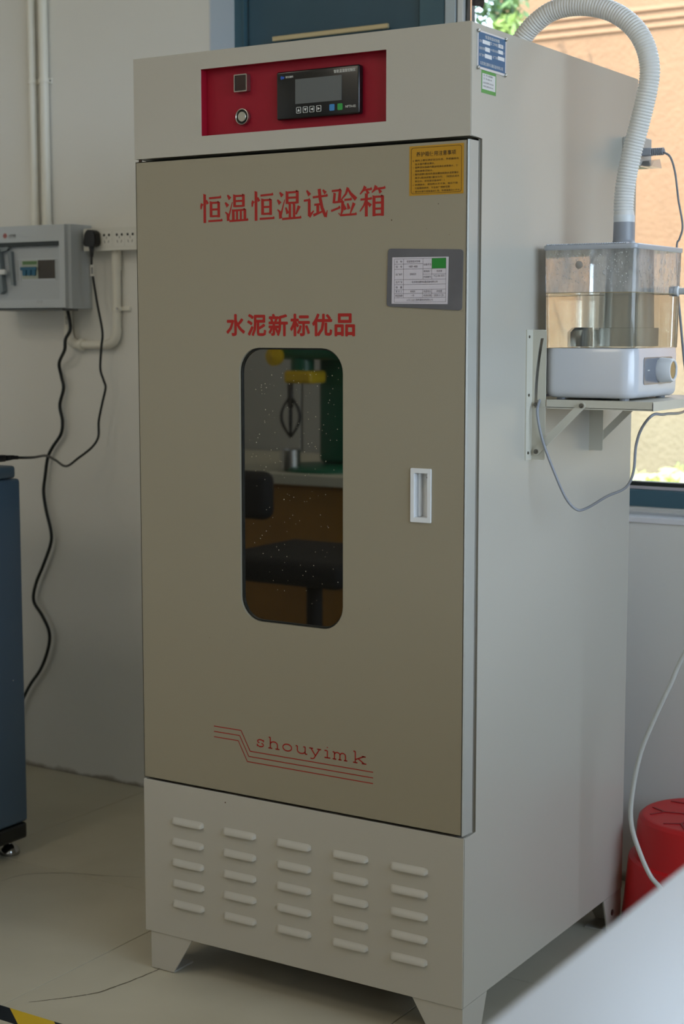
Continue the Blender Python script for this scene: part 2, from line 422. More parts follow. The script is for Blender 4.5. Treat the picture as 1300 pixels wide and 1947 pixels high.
# ------------------------------------------------------------------ outside
soil = mat('soil', (110, 106, 80), rough=.95, var=.3, scale=8)
bm = NB(); box(bm, -12, 24, 1.125, 20, -.15, .05); box(bm, X1+.21, 24, -16, 1.124, -.15, .05)
struct('ground', bm, soil)
def stucco():
    m = bpy.data.materials.new('orange_stucco'); m.use_nodes = True; nt = m.node_tree; b = nt.nodes['Principled BSDF']; L = nt.links.new
    geo = nt.nodes.new('ShaderNodeNewGeometry'); sep = nt.nodes.new('ShaderNodeSeparateXYZ'); L(geo.outputs['Position'], sep.inputs[0])
    n = nt.nodes.new('ShaderNodeTexNoise'); n.inputs['Scale'].default_value = 9; n.inputs['Detail'].default_value = 8; L(geo.outputs['Position'], n.inputs['Vector'])
    mr = nt.nodes.new('ShaderNodeMapRange'); mr.inputs[1].default_value = .7; mr.inputs[2].default_value = 1.5; L(sep.outputs['Z'], mr.inputs[0])
    mx = nt.nodes.new('ShaderNodeMix'); mx.data_type = 'RGBA'; mx.inputs[6].default_value = (*lin((146, 131, 104)), 1); mx.inputs[7].default_value = (*lin((148, 111, 80)), 1); L(mr.outputs[0], mx.inputs[0])
    m2 = nt.nodes.new('ShaderNodeMix'); m2.data_type = 'RGBA'; m2.blend_type = 'MULTIPLY'; m2.inputs[0].default_value = .22
    L(mx.outputs[2], m2.inputs[6]); L(n.outputs['Fac'], m2.inputs[7]); L(m2.outputs[2], b.inputs['Base Color'])
    b.inputs['Roughness'].default_value = .9
    n3 = nt.nodes.new('ShaderNodeTexNoise'); n3.inputs['Scale'].default_value = 40; L(geo.outputs['Position'], n3.inputs['Vector'])
    bp = nt.nodes.new('ShaderNodeBump'); bp.inputs['Strength'].default_value = .6; bp.inputs['Distance'].default_value = .01; L(n3.outputs['Fac'], bp.inputs['Height']); L(bp.outputs[0], b.inputs['Normal'])
    return m
st_m = stucco()
bld = thing('building', 'sunlit orange stucco building wall across from the window', 'building', (2.0, 5.2, .05))
obj('wall', B(-1.86, 9, 5.0, 5.4, .05, 3.4, bev=.03), st_m, bld)
for z in (2.525, 2.562, 2.604):
    obj('moulding', prism(NB(), [(5.001, z+.026), (4.988, z+.004), (4.988, z), (5.001, z-.001)], 'x', -1.85, 9), st_m, bld)
obj('roof_edge', B(-1.9, 9.05, 4.9, 5.5, 3.4, 3.5), mat('roof_concrete', (190, 180, 165), rough=.9), bld)
leaf_mats = [mat('leaf_%s' % n, c, rough=.5) for n, c in (('green', (90, 116, 62)), ('lime', (150, 172, 92)), ('dark', (56, 84, 46)), ('pale', (206, 214, 130)))]
def leaves(bm, c, rad, n, size, squash=(1, 1, 1)):
    for _ in range(n):
        while True:
            d = Vector([random.uniform(-1, 1) for _ in range(3)])
            if d.length <= 1: break
        p = Vector(c)+Vector([d[i]*rad*squash[i] for i in range(3)])
        a = Vector([random.uniform(-1, 1) for _ in range(3)]).normalized(); b = a.orthogonal().normalized()
        s = size*random.uniform(.6, 1.3)
        q = [p-a*s, p+b*s*.35+a*s*.0, p+a*s, p-b*s*.35]
        bm.faces.new([bm.verts.new(v) for v in q])
def tree(loc, trunk_h, crown, n, label, group, ms):
    t = thing('tree', label, 'tree', loc)
    if group: t['group'] = group
    x, y, z = loc
    bm = NB(); sweep(bm, [(x, y, z), (x+.05, y, z+trunk_h*.5), (x, y+.03, z+trunk_h)], lambda i: .07-.015*i, 8)
    obj('trunk', bm, mat('bark', (96, 78, 60), rough=.9), t)
    for k, (c, rad, sq) in enumerate(crown):
        bm = NB(); leaves(bm, c, rad, n, .03, sq); o = obj('foliage', bm, ms[k % len(ms)], t); o['kind'] = 'stuff'
tree((-1.62, 4.45, .05), 2.3, [((-1.55, 4.4, 2.56), .11, (1, 1, 1.1)), ((-1.49, 4.42, 2.62), .12, (.8, 1, 1.5)), ((-1.47, 4.4, 2.46), .09, (1, 1, .8)), ((-1.62, 4.5, 2.44), .10, (1.3, 1, .6)), ((-1.66, 4.5, 2.85), .2, (1.2, 1, .8))], 170, 'slender sunlit tree at the corner of the orange wall', None, [leaf_mats[2], leaf_mats[0], leaf_mats[1]])
for i, (px, py, lbl) in enumerate(((-1.22, 4.15, 'low sunlit shrub beside the slender tree at the wall corner'), (-.62, 4.2, 'pale yellow sunlit shrub just above the window sill'), (.02, 4.2, 'low green shrub outside behind the humidifier shelf'), (.70, 4.2, 'rightmost low shrub at the foot of the orange wall'))):
    t = thing('shrub', lbl, 'shrub', (px, py, .05)); t['group'] = 'shrubs along the orange wall'
    bm = NB()
    for k in range(26):
        a = random.uniform(0, 2*PI); h = random.uniform(.34, .54); r = random.uniform(.03, .22)
        sweep(bm, [(px, py, .05), (px+r*.4*math.cos(a), py+r*.4*math.sin(a), .05+h*.6), (px+r*math.cos(a), py+r*math.sin(a), .05+h)], .004, 4)
    obj('stem', bm, leaf_mats[1], t)['kind'] = 'stuff'
    bm = NB(); leaves(bm, (px, py, .42), .27, 420, .035, (1, .8, .55)); obj('foliage', bm, leaf_mats[3 if i != 2 else 1], t)['kind'] = 'stuff'

# ------------------------------------------------------------------ the test chamber
W, D = 0.644, 0.6587
ZB, ZL, ZH, ZT = 0.0703, 0.3500, 1.4335, 1.600
ch = thing('test_chamber', 'tall cream constant temperature and humidity test chamber with glazed door', 'cabinet', (W/2, D/2, 0))
# body: side panels with a notch behind the door edge, top, back, bottom
def side_panel(x0, x1):
    bm = NB()
    prism(bm, [(.0015, ZB), (D, ZB), (D, ZT), (.0015, ZT), (.0015, ZH), (.0405, ZH), (.0405, ZL), (.0015, ZL)], 'x', x0, x1)
    es = [e for e in bm.edges]; bmesh.ops.bevel(bm, geom=es, offset=.0012, segments=2, affect='EDGES')
    return bm
obj('side_panel', side_panel(W-.0016*4, W), paint, ch)
obj('side_panel', side_panel(0, .0064), paint, ch)
obj('top_panel', B(.006, W-.006, .003, D-.001, ZT-.008, ZT-.0005), paint, ch)
obj('back_panel', B(.006, W-.006, D-.008, D-.001, ZB, ZT-.008), paint, ch)
obj('bottom_panel', B(.006, W-.006, .004, D-.008, ZB+.001, ZB+.007), mat('galvanised', (90, 88, 82), rough=.6), ch)
bm = NB(); box(bm, .006, W-.006, .004, .0395, ZL-.008, ZL-.0008); obj('door_ledge', bm, paint, ch)
# inner chamber seen through the glass
inner_m = mat('inner_steel', (120, 118, 110), rough=.4, metal=.8)
bm = NB(); frame(bm, rect_matched(.0065, W-.0065, ZL, ZH, 0, 1), rect_matched(.06, W-.06, ZL+.06, ZH-.06, 0, 1), 'y', .0405, .046)
inner = obj('inner_chamber', bm, dark_gap, ch)
obj('lining', B(.05, W-.05, .58, .60, ZL+.05, ZH-.05), inner_m, inner)
for z in (.62, .86, 1.09):
    bm = NB(); box(bm, .06, W-.06, .10, .104, z, z+.006); box(bm, .06, W-.06, .56, .564, z, z+.006)
    for k in range(17):
        xx = .07+k*.031; box(bm, xx, xx+.003, .10, .56, z+.001, z+.004)
    obj('wire_shelf', bm, inner_m, inner)
# header with recessed red control panel
RX0, RX1, RZ0, RZ1 = .1425, .498, 1.4637, 1.5715
bm = NB(); frame(bm, rect_matched(.0, W, ZH, ZT, 0, 1), rect_matched(RX0, RX1, RZ0, RZ1, 0, 1), 'y', 0, .0012)
box(bm, .001, W-.001, .0012, .0405, ZH, ZH+.0012)
header = obj('header_panel', bm, paint, ch)
bm = NB()
box(bm, RX0-.004, RX1+.004, .016, .018, RZ0-.004, RZ1+.004)
box(bm, RX0-.0015, RX0-.0002, .0012, .018, RZ0, RZ1); box(bm, RX1+.0002, RX1+.0015, .0012, .018, RZ0, RZ1)
box(bm, RX0, RX1, .0012, .018, RZ1+.0002, RZ1+.0015); box(bm, RX0, RX1, .0012, .018, RZ0-.0015, RZ0-.0002)
obj('control_panel', bm, red_panel, header, label='recessed crimson control panel')
# display controller
ctl_m = mat('controller_face', (14, 15, 18), rough=.22, spec=.6)
bm = B(.2915, .4475, .003, .016, 1.4795, 1.5548, bev=.003, seg=3); ctl = obj('display_controller', bm, ctl_m, ch, label='black digital controller with grey screen', smooth=True, auto=30)
scr = mat('lcd_screen', (92, 96, 98), rough=.12, spec=.8)
obj('screen', B(.3285, .4155, .0022, .0034, 1.5022, 1.5407), scr, ctl)
white_ink = mat('white_ink', (215, 215, 210), rough=.6)
blue_btn = mat('blue_button', (60, 130, 190), rough=.4); green_btn = mat('green_button', (50, 150, 70), rough=.4)
for k, cx in enumerate((.3345, .3472, .3597, .3727)):
    bm = NB(); frame(bm, rrect(cx-.0044, cx+.0044, 1.4876, 1.4972, .0012, 3), rrect(cx-.0038, cx+.0038, 1.4882, 1.4966, .0009, 3), 'y', .0024, .003)
    tri = [(-.0022, -.002), (.0022, -.002), (0, .0024)]
    a = (0, PI, PI/2, -PI/2)[k]
    prism(bm, [(cx+math.cos(a)*u-math.sin(a)*v, 1.4924+math.sin(a)*u+math.cos(a)*v) for u, v in tri], 'y', .0024, .003)
    obj('button', bm, white_ink, ctl)
for cx, m in ((.3975, blue_btn), (.4125, green_btn)):
    bm = NB(); prism(bm, rrect(cx-.0046, cx+.0046, 1.4872, 1.4972, .0015, 3), 'y', .0022, .003); obj('button', bm, m, ctl, label='blue button' if cx < .4 else 'green button')
lettering('lettering', text_bm([('智能温湿度控制仪', .4010, 1.5445, .040, .0052), ('NFTH-02', .4225, 1.4898, .019, .0038), ('首仪建科', .3095, 1.5437, .015, .0036)], bold=.01), 'front', .003, white_ink, ctl)
bm = NB()
for a in range(3): rects(bm, [(.3005+a*.0022, .3022+a*.0022, 1.5425+a*.0004, 1.5478-a*.0006)])
rects(bm, [(.2995, .3075, 1.5445, 1.5458)], .00005)
lettering('logo_mark', bm, 'front', .003, mat('logo_blue', (40, 90, 190), rough=.5), ctl)
# square rocker lamp and round push button
sq = obj('indicator_lamp', frame(NB(), rrect(.2055, .2315, 1.5305, 1.5585, .0015, 3), rrect(.2072, .2298, 1.5322, 1.5568, .001, 3), 'y', .0055, .016), steel, ch)
obj('lens', B(.2072, .2298, .0072, .015, 1.5322, 1.5568), mat('dark_lens', (44, 22, 18), rough=.08, spec=.8), sq)
bm = lathe(NB(), [(.0128, 0.0), (.0132, -.005), (.0128, -.0066), (.0118, -.0068), (.0108, -.0055), (.0105, -.003)], (.2183, .016, 1.4912), 'y', 40)
pb = obj('push_button', bm, steel, ch, smooth=True, auto=35, label='round chrome push button')
obj('button_gap', lathe(NB(), [(.0105, -.0040), (.0088, -.0042), (.0086, -.004)], (.2183, .016, 1.4912), 'y', 40), mat('black_gap', (20, 22, 18)), pb)
obj('button_cap', lathe(NB(), [(.0080, -.003), (.0080, -.0062), (.0076, -.0068), (0.0004, -.0068)], (.2183, .016, 1.4912), 'y', 40), mat('cap_aluminium', (190, 188, 178), rough=.35, metal=.8), pb)

# door ------------------------------------------------------------
DX0, DX1, DZ0, DZ1 = .002, .6395, .3535, 1.4285
GX0, GX1, GZ0, GZ1 = .2164, .4196, .6585, 1.1155
hx0, hx1, hz0, hz1 = .5475, .5800, .8478, .9290
def door_bm():
    """sheet-metal door with an opening for the window and one for the grip"""
    bm = NB(); n = 8
    y0, y1 = 0.0, .031
    xm = .50                      # split line between the window half and the grip half
    zc = .8
    for (ax0, ax1, az0, az1, inner) in ((DX0, xm, DZ0, DZ1, rrect(GX0, GX1, GZ0, GZ1, .040, n)), (xm, DX1, DZ0, DZ1, rrect(hx0, hx1, hz0, hz1, .002, n))):
        outer = rect_matched(ax0, ax1, az0, az1, 0, n)
        ov = [bm.verts.new((p[0], y0, p[1])) for p in outer]; iv = [bm.verts.new((p[0], y0, p[1])) for p in inner]
        ib = [bm.verts.new((p[0], y0+.014, p[1])) for p in inner]
        m_ = len(outer)
        for q in range(m_):
            w = (q+1) % m_
            if (ov[q].co-ov[w].co).length < 1e-6: bm.faces.new((ov[q], iv[w], iv[q]))
            else: bm.faces.new((ov[q], ov[w], iv[w], iv[q]))
            bm.faces.new((iv[q], iv[w], ib[w], ib[q]))
    # edges folded back
    box(bm, DX0, DX0+.0012, 0, y1, DZ0, DZ1); box(bm, DX1-.0012, DX1, 0, y1, DZ0, DZ1)
    box(bm, DX0, DX1, 0, y1, DZ1-.0012, DZ1); box(bm, DX0, DX1, 0, y1, DZ0, DZ0+.0012)
    # back skin with window hole
    outer = rect_matched(DX0, DX1, DZ0, DZ1, 0, n); inn = rrect(GX0-.01, GX1+.01, GZ0-.01, GZ1+.01, .04, n)
    frame(bm, outer, inn, 'y', y1-.002, y1)
    bmesh.ops.remove_doubles(bm, verts=bm.verts, dist=1e-6)
    return bm
door = obj('door', door_bm(), paint_door, ch)
# rounded outer corner strip on the latch side
bm = NB(); prism(bm, [(DX1+.0001, 0.0), (DX1+.0012, 0.0005), (DX1+.0022, .0018), (DX1+.0026, .0035), (DX1+.0026, .031), (DX1+.0001, .031)], 'z', DZ0, DZ1)
obj('edge_strip', bm, mat('door_edge_paint', (172, 170, 162), rough=.3), door)
obj('gasket', B(DX0+.006, DX1-.003, .0312, .0400, DZ0+.003, DZ1-.003), dark_gap, door)
dg = bpy.data.materials.new('door_glass'); dg.use_nodes = True
def door_glass():
    nt = dg.node_tree; N = nt.nodes; N.clear(); L = nt.links.new
    out = N.new('ShaderNodeOutputMaterial'); tr = N.new('ShaderNodeBsdfTransparent'); tr.inputs[0].default_value = (.05, .05, .045, 1)
    gl = N.new('ShaderNodeBsdfGlossy'); gl.inputs['Roughness'].default_value = .015; gl.inputs[0].default_value = (1, .97, .9, 1)
    df = N.new('ShaderNodeBsdfDiffuse'); df.inputs[0].default_value = (.05, .045, .035, 1)
    fr = N.new('ShaderNodeFresnel'); fr.inputs[0].default_value = 3.4
    a = N.new('ShaderNodeMixShader'); a.inputs[0].default_value = .2; L(tr.outputs[0], a.inputs[1]); L(df.outputs[0], a.inputs[2])
    b = N.new('ShaderNodeMixShader'); L(fr.outputs[0], b.inputs[0]); L(a.outputs[0], b.inputs[1]); L(gl.outputs[0], b.inputs[2]); L(b.outputs[0], out.inputs[0])
door_glass()
pane = obj('glass_pane', prism(NB(), rrect(GX0+.0006, GX1-.0006, GZ0+.0006, GZ1-.0006, .0395, 8), 'y', .007, .011), dg, door, label='dark tinted glass pane')
bm = NB(); frame(bm, rrect(GX0+.0004, GX1-.0004, GZ0+.0004, GZ1-.0004, .040, 8), rrect(GX0+.0028, GX1-.0028, GZ0+.0028, GZ1-.0028, .038, 8), 'y', .004, .007)
obj('glass_gasket', bm, mat('black_gap', (20, 22, 18)), door)
# dried water specks on the glass
bm = NB()
for _ in range(170):
    u = random.uniform(GX0+.015, GX1-.01); v = GZ0+.03+(GZ1-GZ0-.06)*random.random()**.8; r = random.uniform(.0003, .0008)
    lathe(bm, [(r, 0), (r*.5, -.0001)], (u, .0069, v), 'y', 5)
obj('water_speck', bm, mat('speck', (225, 215, 190), rough=.5), door)['kind'] = 'stuff'
# grip
bm = NB(); frame(bm, rrect(.5457, .5818, .8461, .9306, .0015, 3), rrect(.5518, .5757, .8530, .9236, .001, 3), 'y', -.0028, .0015)
frame(bm, rrect(.5516, .5759, .8528, .9238, .001, 3), rrect(.5524, .5751, .8536, .9230, .001, 3), 'y', -.002, .018)
box(bm, .5518, .5757, .0165, .018, .853, .9236)
box(bm, .5524, .5575, .008, .0165, .8536, .923, bev=.002)
obj('door_grip', bm, white_pl, door, label='white recessed plastic grip')
obj('grip_screw', lathe(NB(), [(.0016, 0), (.0016, -.001), (.0004, -.0012)], (.566, .0165, .9155), 'y', 12), dull_steel, door)
obj('hinge', lathe(NB(), [(.0028, 0), (.0028, .006)], (.006, .008, DZ1-.0005), 'z', 14), mat('hinge_brown', (70, 52, 36), rough=.5, metal=.6), door)
# door lettering: first line drawn stroke by stroke in a Song-like hand
G = {
 '恒': [([(22, 102), (22, 0)], 8), ([(11, 70), (6, 62), (5, 50)], 9, 4), ([(29, 82), (36, 68)], 4, 8), ([(42, 88), (97, 90)], 5), ([(38, 6), (102, 7)], 5), ([(51, 75), (51, 20)], 8), ([(51, 71), (86, 71)], 5), ([(86, 73), (86, 18)], 8), ([(51, 47), (86, 47)], 5), ([(51, 23), (86, 23)], 5)],
 '温': [([(10, 96), (22, 82)], 4, 10), ([(0, 70), (12, 56)], 4, 10), ([(0, 36), (10, 28), (14, 4)], 3, 9), ([(13, 10), (32, 70)], 6, 2), ([(42, 95), (42, 52)], 8), ([(42, 91), (82, 91)], 5), ([(82, 95), (82, 52)], 8), ([(42, 73), (82, 73)], 5), ([(42, 55), (82, 55)], 5), ([(34, 40), (88, 41)], 5), ([(36, 42), (36, 4)], 8), ([(88, 43), (88, 4)], 8), ([(53, 40), (53, 4)], 6), ([(70, 40), (70, 4)], 6), ([(18, 3), (102, 5)], 5)],
 '湿': [([(10, 96), (22, 82)], 4, 10), ([(0, 70), (12, 56)], 4, 10), ([(0, 36), (10, 28), (14, 4)], 3, 9), ([(13, 10), (32, 70)], 6, 2), ([(42, 96), (42, 54)], 8), ([(42, 93), (86, 94)], 5), ([(86, 97), (86, 54)], 8), ([(42, 75), (86, 75)], 5), ([(42, 57), (86, 57)], 5), ([(54, 52), (54, 4)], 7), ([(72, 52), (72, 4)], 7), ([(36, 42), (45, 20)], 4, 9), ([(94, 45), (80, 16)], 9, 4), ([(20, 2), (102, 5)], 5)],
 '试': [([(10, 97), (23, 80)], 4, 10), ([(-2, 62), (24, 64)], 5), ([(21, 64), (21, 8)], 8), ([(20, 6), (40, 26)], 9, 3), ([(36, 72), (98, 76)], 5), ([(42, 46), (72, 48)], 5), ([(57, 47), (57, 14)], 8), ([(38, 10), (76, 22)], 7, 4), ([(63, 100), (67, 66), (75, 34), (90, 4)], 9, 8), ([(90, 2), (97, 26)], 7, 2), ([(78, 96), (90, 84)], 4, 9)],
 '验': [([(0, 90), (37, 92)], 5), ([(35, 93), (30, 52)], 8), ([(12, 82), (8, 48)], 7), ([(8, 51), (46, 53)], 5), ([(45, 54), (43, 20), (36, 5), (28, 14)], 8, 3), ([(-3, 22), (34, 33)], 5), ([(67, 99), (58, 78), (38, 58)], 8, 3), ([(66, 96), (78, 78), (100, 58)], 4, 10), ([(52, 58), (82, 59)], 5), ([(48, 44), (56, 24)], 4, 9), ([(65, 46), (71, 26)], 4, 9), ([(92, 46), (76, 10)], 9, 3), ([(36, 6), (102, 8)], 5)],
 '箱': [([(22, 100), (14, 88), (0, 74)], 9, 3), ([(15, 88), (48, 90)], 5), ([(26, 88), (34, 74)], 4, 9), ([(66, 100), (58, 86), (48, 78)], 9, 3), ([(60, 89), (102, 92)], 5), ([(76, 88), (84, 76)], 4, 9), ([(2, 56), (48, 58)], 5), ([(26, 74), (26, -2)], 8), ([(25, 54), (16, 36), (0, 16)], 6, 3), ([(28, 48), (44, 33)], 4, 9), ([(57, 66), (57, -2)], 8), ([(57, 63), (91, 63)], 5), ([(91, 66), (91, -2)], 8), ([(57, 43), (91, 43)], 5), ([(57, 23), (91, 23)], 5), ([(57, 3), (91, 3)], 5)],
}
for k, chx in enumerate('恒温恒湿试验箱'):
    bm = NB(); u0 = .1385+k*.0521; sx = .0450/100; sz = .0455/100; v0 = 1.3215; zz = 0
    for s in G[chx]:
        pts = [(u0+p[0]*sx, v0+p[1]*sz) for p in s[0]]
        stroke_poly(bm, pts, s[1]*.00068, (s[2] if len(s) > 2 else s[1])*.00068, z=.00005+zz); zz += .000004
        if len(s) == 2 and s[1] == 5:      # Song serif at the right end of horizontals
            e = pts[-1]; bm.faces.new([bm.verts.new(v) for v in ((e[0]-.0034, e[1]+.0010, .0001), (e[0]-.0010, e[1]+.0032, .0001), (e[0]+.0012, e[1]-.0008, .0001))])
        if len(s) == 2 and s[1] in (8, 7, 6):
            e = pts[0]; bm.faces.new([bm.verts.new(v) for v in ((e[0]-.0032, e[1]+.0014, .0001), (e[0]+.0020, e[1]+.0002, .0001), (e[0]-.0014, e[1]-.0030, .0001))])
    lettering('character', bm, 'front', 0, red_ink, door)
for k, c in enumerate('水泥新标优品'):
    lettering('character', text_bm([(c, .1918+k*.04265, 1.1355, .0362, .0342)], heavy=.0011), 'front', 0, red_ink, door)
# wide typewriter serif letters of the maker's name, built as strokes
def arc(cx, cy, rx, ry, a0, a1, n=10): return [(cx+rx*math.cos(R(a0+(a1-a0)*k/n)), cy+ry*math.sin(R(a0+(a1-a0)*k/n))) for k in range(n+1)]
LT = {
 's': [arc(.42, .74, .34, .24, 30, 250), arc(.42, .26, .36, .25, 70, -150), [(.78, 1.0), (.78, .68)], [(.05, .34), (.05, 0)]],
 'h': [[(.15, 1.55), (.15, 0)], [(0, 1.53), (.15, 1.53)], arc(.5, .58, .35, .4, 180, 0), [(.85, .58), (.85, 0)], [(-.05, .03), (.35, .03)], [(.65, .03), (1.05, .03)]],
 'o': [arc(.5, .5, .45, .47, 0, 360, 20)],
 'u': [[(.15, 1), (.15, .4)], arc(.5, .42, .35, .40, 180, 360), [(.85, 1), (.85, 0)], [(0, .98), (.15, .98)], [(.68, .98), (.85, .98)], [(.85, .03), (1.03, .03)]],
 'y': [[(.12, 1), (.52, .05)], [(.92, 1), (.40, -.35), (.22, -.45), (.08, -.40)], [(-.04, .98), (.32, .98)], [(.7, .98), (1.06, .98)]],
 'i': [[(.5, 1), (.5, 0)], [(.2, .98), (.5, .98)], [(.2, .03), (.8, .03)], [(.5, 1.50), (.5, 1.36)]],
 'm': [[(.1, 1), (.1, 0)], [(-.05, .98), (.1, .98)], arc(.33, .65, .22, .32, 180, 0), [(.55, .65), (.55, 0)], arc(.78, .65, .22, .32, 180, 0), [(1.0, .65), (1.0, 0)], [(-.05, .03), (.25, .03)], [(.42, .03), (.68, .03)], [(.87, .03), (1.15, .03)]],
 'k': [[(.15, 1.55), (.15, 0)], [(0, 1.53), (.15, 1.53)], [(.15, .42), (.85, 1)], [(.38, .6), (.88, .03)], [(-.03, .03), (.33, .03)], [(.68, .03), (1.05, .03)], [(.68, .98), (1.0, .98)]],
}
xh = .0123
for c, (u0, u1) in zip('shouyimk', ((.2478, .2650), (.2722, .2930), (.3000, .3195), (.3268, .3490), (.3545, .3760), (.3800, .3990), (.4010, .4270), (.4400, .4635))):
    bm = NB(); sx = (u1-u0)/(1.1 if c == 'm' else 1.0)
    for s in LT[c]:
        stroke_poly(bm, [(u0+p[0]*sx, .4438+p[1]*xh) for p in s], .0021)
    lettering('character', bm, 'front', 0, red_ink, door)
bm = NB()
for pts in (((.1573, .4664), (.2149, .4664), (.2333, .4328), (.4776, .4328)), ((.1573, .4571), (.2119, .4571), (.2306, .4234), (.4776, .4234)), ((.1573, .4477), (.2088, .4477), (.2276, .4140), (.4776, .4140))):
    for a, b2 in zip(pts, pts[1:]): stroke_poly(bm, [a, b2], .0015)
lettering('logo_stripes', bm, 'front', 0, red_ink, door)
for sx_, sz_ in ((.520, 1.275+.03), (.598, 1.318)):
    pass
bm = NB()
for u, v, r in ((.5085, 1.3135, .0011), (.5905, 1.335, .0008), (.570, 1.298, .0005), (.61, 1.288, .0005), (.15, .62, .0006), (.47, .70, .0005)):
    lathe(bm, [(r, 0), (r*.6, -.0002)], (u, -.0001, v), 'y', 8)
obj('paint_nick', bm, mat('rust', (88, 62, 44), rough=.9), door)['kind'] = 'stuff'

# caution sticker
yel = mat('yellow_sticker', (184, 134, 14), rough=.55)
stk = obj('caution_sticker', B(.5398, .6335, -.0004, 0, 1.3487, 1.4231), yel, ch, label='yellow printed notice sticker')
bink = mat('black_ink', (40, 30, 12), rough=.6)
tx = [('养护箱使用注意事项', .5520, 1.4068, .0685, .0074)]
rows = [('1', '箱内上部仪表即定位仪表，传感器放在', 1.0), ('', '在水盒内要加满水。', .46), ('2', '超声波加湿器内要加纯净水或蒸馏水，使', .99), ('', '用前查是否缺水。', .42), ('3', '箱内底部U型加热管处要加纯净水或蒸馏水', 1.0), ('', '高于U型加热管3厘米为可。（如因此处水', 1.02), ('', '到位后，将导致设备烧坏！）', .68), ('4', '如遇缺水，或加热水不干净，电压不稳', .98), ('', '引起箱体损坏，不在本厂保修范围', .80), ('5', '请勿在室外或高温处使用，环境温度应小于35', 1.02)]
for k, (n_, s, f) in enumerate(rows):
    z = 1.3995-k*.00517
    if n_: tx.append((n_, .5463, z, .0009, .0026))
    tx.append((s, .5498, z, .0755*f, .0032))
lettering('lettering', text_bm(tx, bold=.006), 'front', -.0004, bink, stk, eps=.00015)
bm = NB(); a_ = rrect(.5428, .6303, 1.3512, 1.4206, .0042, 5); b_ = rrect(.5434, .6297, 1.3518, 1.4200, .0037, 5)
frame(bm, a_, b_, 'y', -.00055, -.0004); obj('border_line', bm, bink, stk)

# lower front panel with pressed louvres
bm = NB(); box(bm, .0, W-.0005, 0, .0012, ZB, ZL, bev=.0005, seg=1)
base = obj('base_panel', bm, paint, ch)
def louvre(x0, w, z1, h):
    """pressed scoop, deepest at its lower lip; open underneath"""
    bm = NB(); nu, nv = 22, 8; g = []
    for i in range(nu+1):
        col = []
        uu = i/nu; 
        e = min(uu, 1-uu)*w/h
        taper = math.sqrt(max(0, 1-(1-min(1, e/.75))**2))
        for j in range(nv+1):
            v = j/nv; d = .0062*taper*(math.sin(v*PI/2)**1.3)
            col.append(bm.verts.new((x0+uu*w, -d-.00005, z1-h*(.5+(v-.5)*(.62+.38*taper)))))
        g.append(col)
    for i in range(nu):
        for j in range(nv): bm.faces.new((g[i][j], g[i+1][j], g[i+1][j+1], g[i][j+1]))
    # lip turned back to the panel
    lip = [bm.verts.new((v[-1].co.x, .0002, v[-1].co.z+.0008)) for v in g]
    for i in range(nu): bm.faces.new((g[i][-1], g[i+1][-1], lip[i+1], lip[i]))
    return bm
l0 = obj('louvre', louvre(.0630, .0700, .2905, .0115), paint, base, smooth=True, auto=50)
for ci, cx in enumerate((.0630, .1745, .2868, .3985, .5100)):
    for rj in range(5):
        if ci == 0 and rj == 0: continue
        instance(l0, base, (cx-.0630, 0, -rj*.0378))
bm = NB(); lathe(bm, [(.0014, 0), (.0010, -.0003)], (.180, -.0001, .3345), 'y', 8); obj('paint_nick', bm, mat('rust', (88, 62, 44)), base)
# legs: folded sheet-metal feet
def foot(xc, yc, dx, dy, label=None):
    """corner at (xc, yc); dx, dy = +-1 point to the inside of the cabinet"""
    bm = NB(); t = .003
    pf = [(xc, ZB-.0004), (xc+dx*.092, ZB-.0004), (xc+dx*.050, .002), (xc, .002)]
    prism(bm, pf, 'y', yc, yc+dy*t)
    ps = [(yc+dy*t, ZB-.0004), (yc+dy*.085, ZB-.0004), (yc+dy*.060, .0), (yc+dy*t, .0)]
    prism(bm, ps, 'x', xc, xc+dx*t)
    box(bm, min(xc+dx*t, xc+dx*.049), max(xc+dx*t, xc+dx*.049), min(yc+dy*t, yc+dy*.058), max(yc+dy*t, yc+dy*.058), 0, .003)
    f = obj('leg', bm, paint, ch)
    return f
foot(.0110, .002, 1, 1); foot(W-.001, .002, -1, 1); foot(.0110, D-.002, 1, -1); lb = foot(W-.001, D-.002, -1, -1)
obj('bolt', lathe(NB(), [(.006, 0), (.006, .001), (.003, .002)], (W-.001, D-.045, .035), 'x', 14), dull_steel, lb)

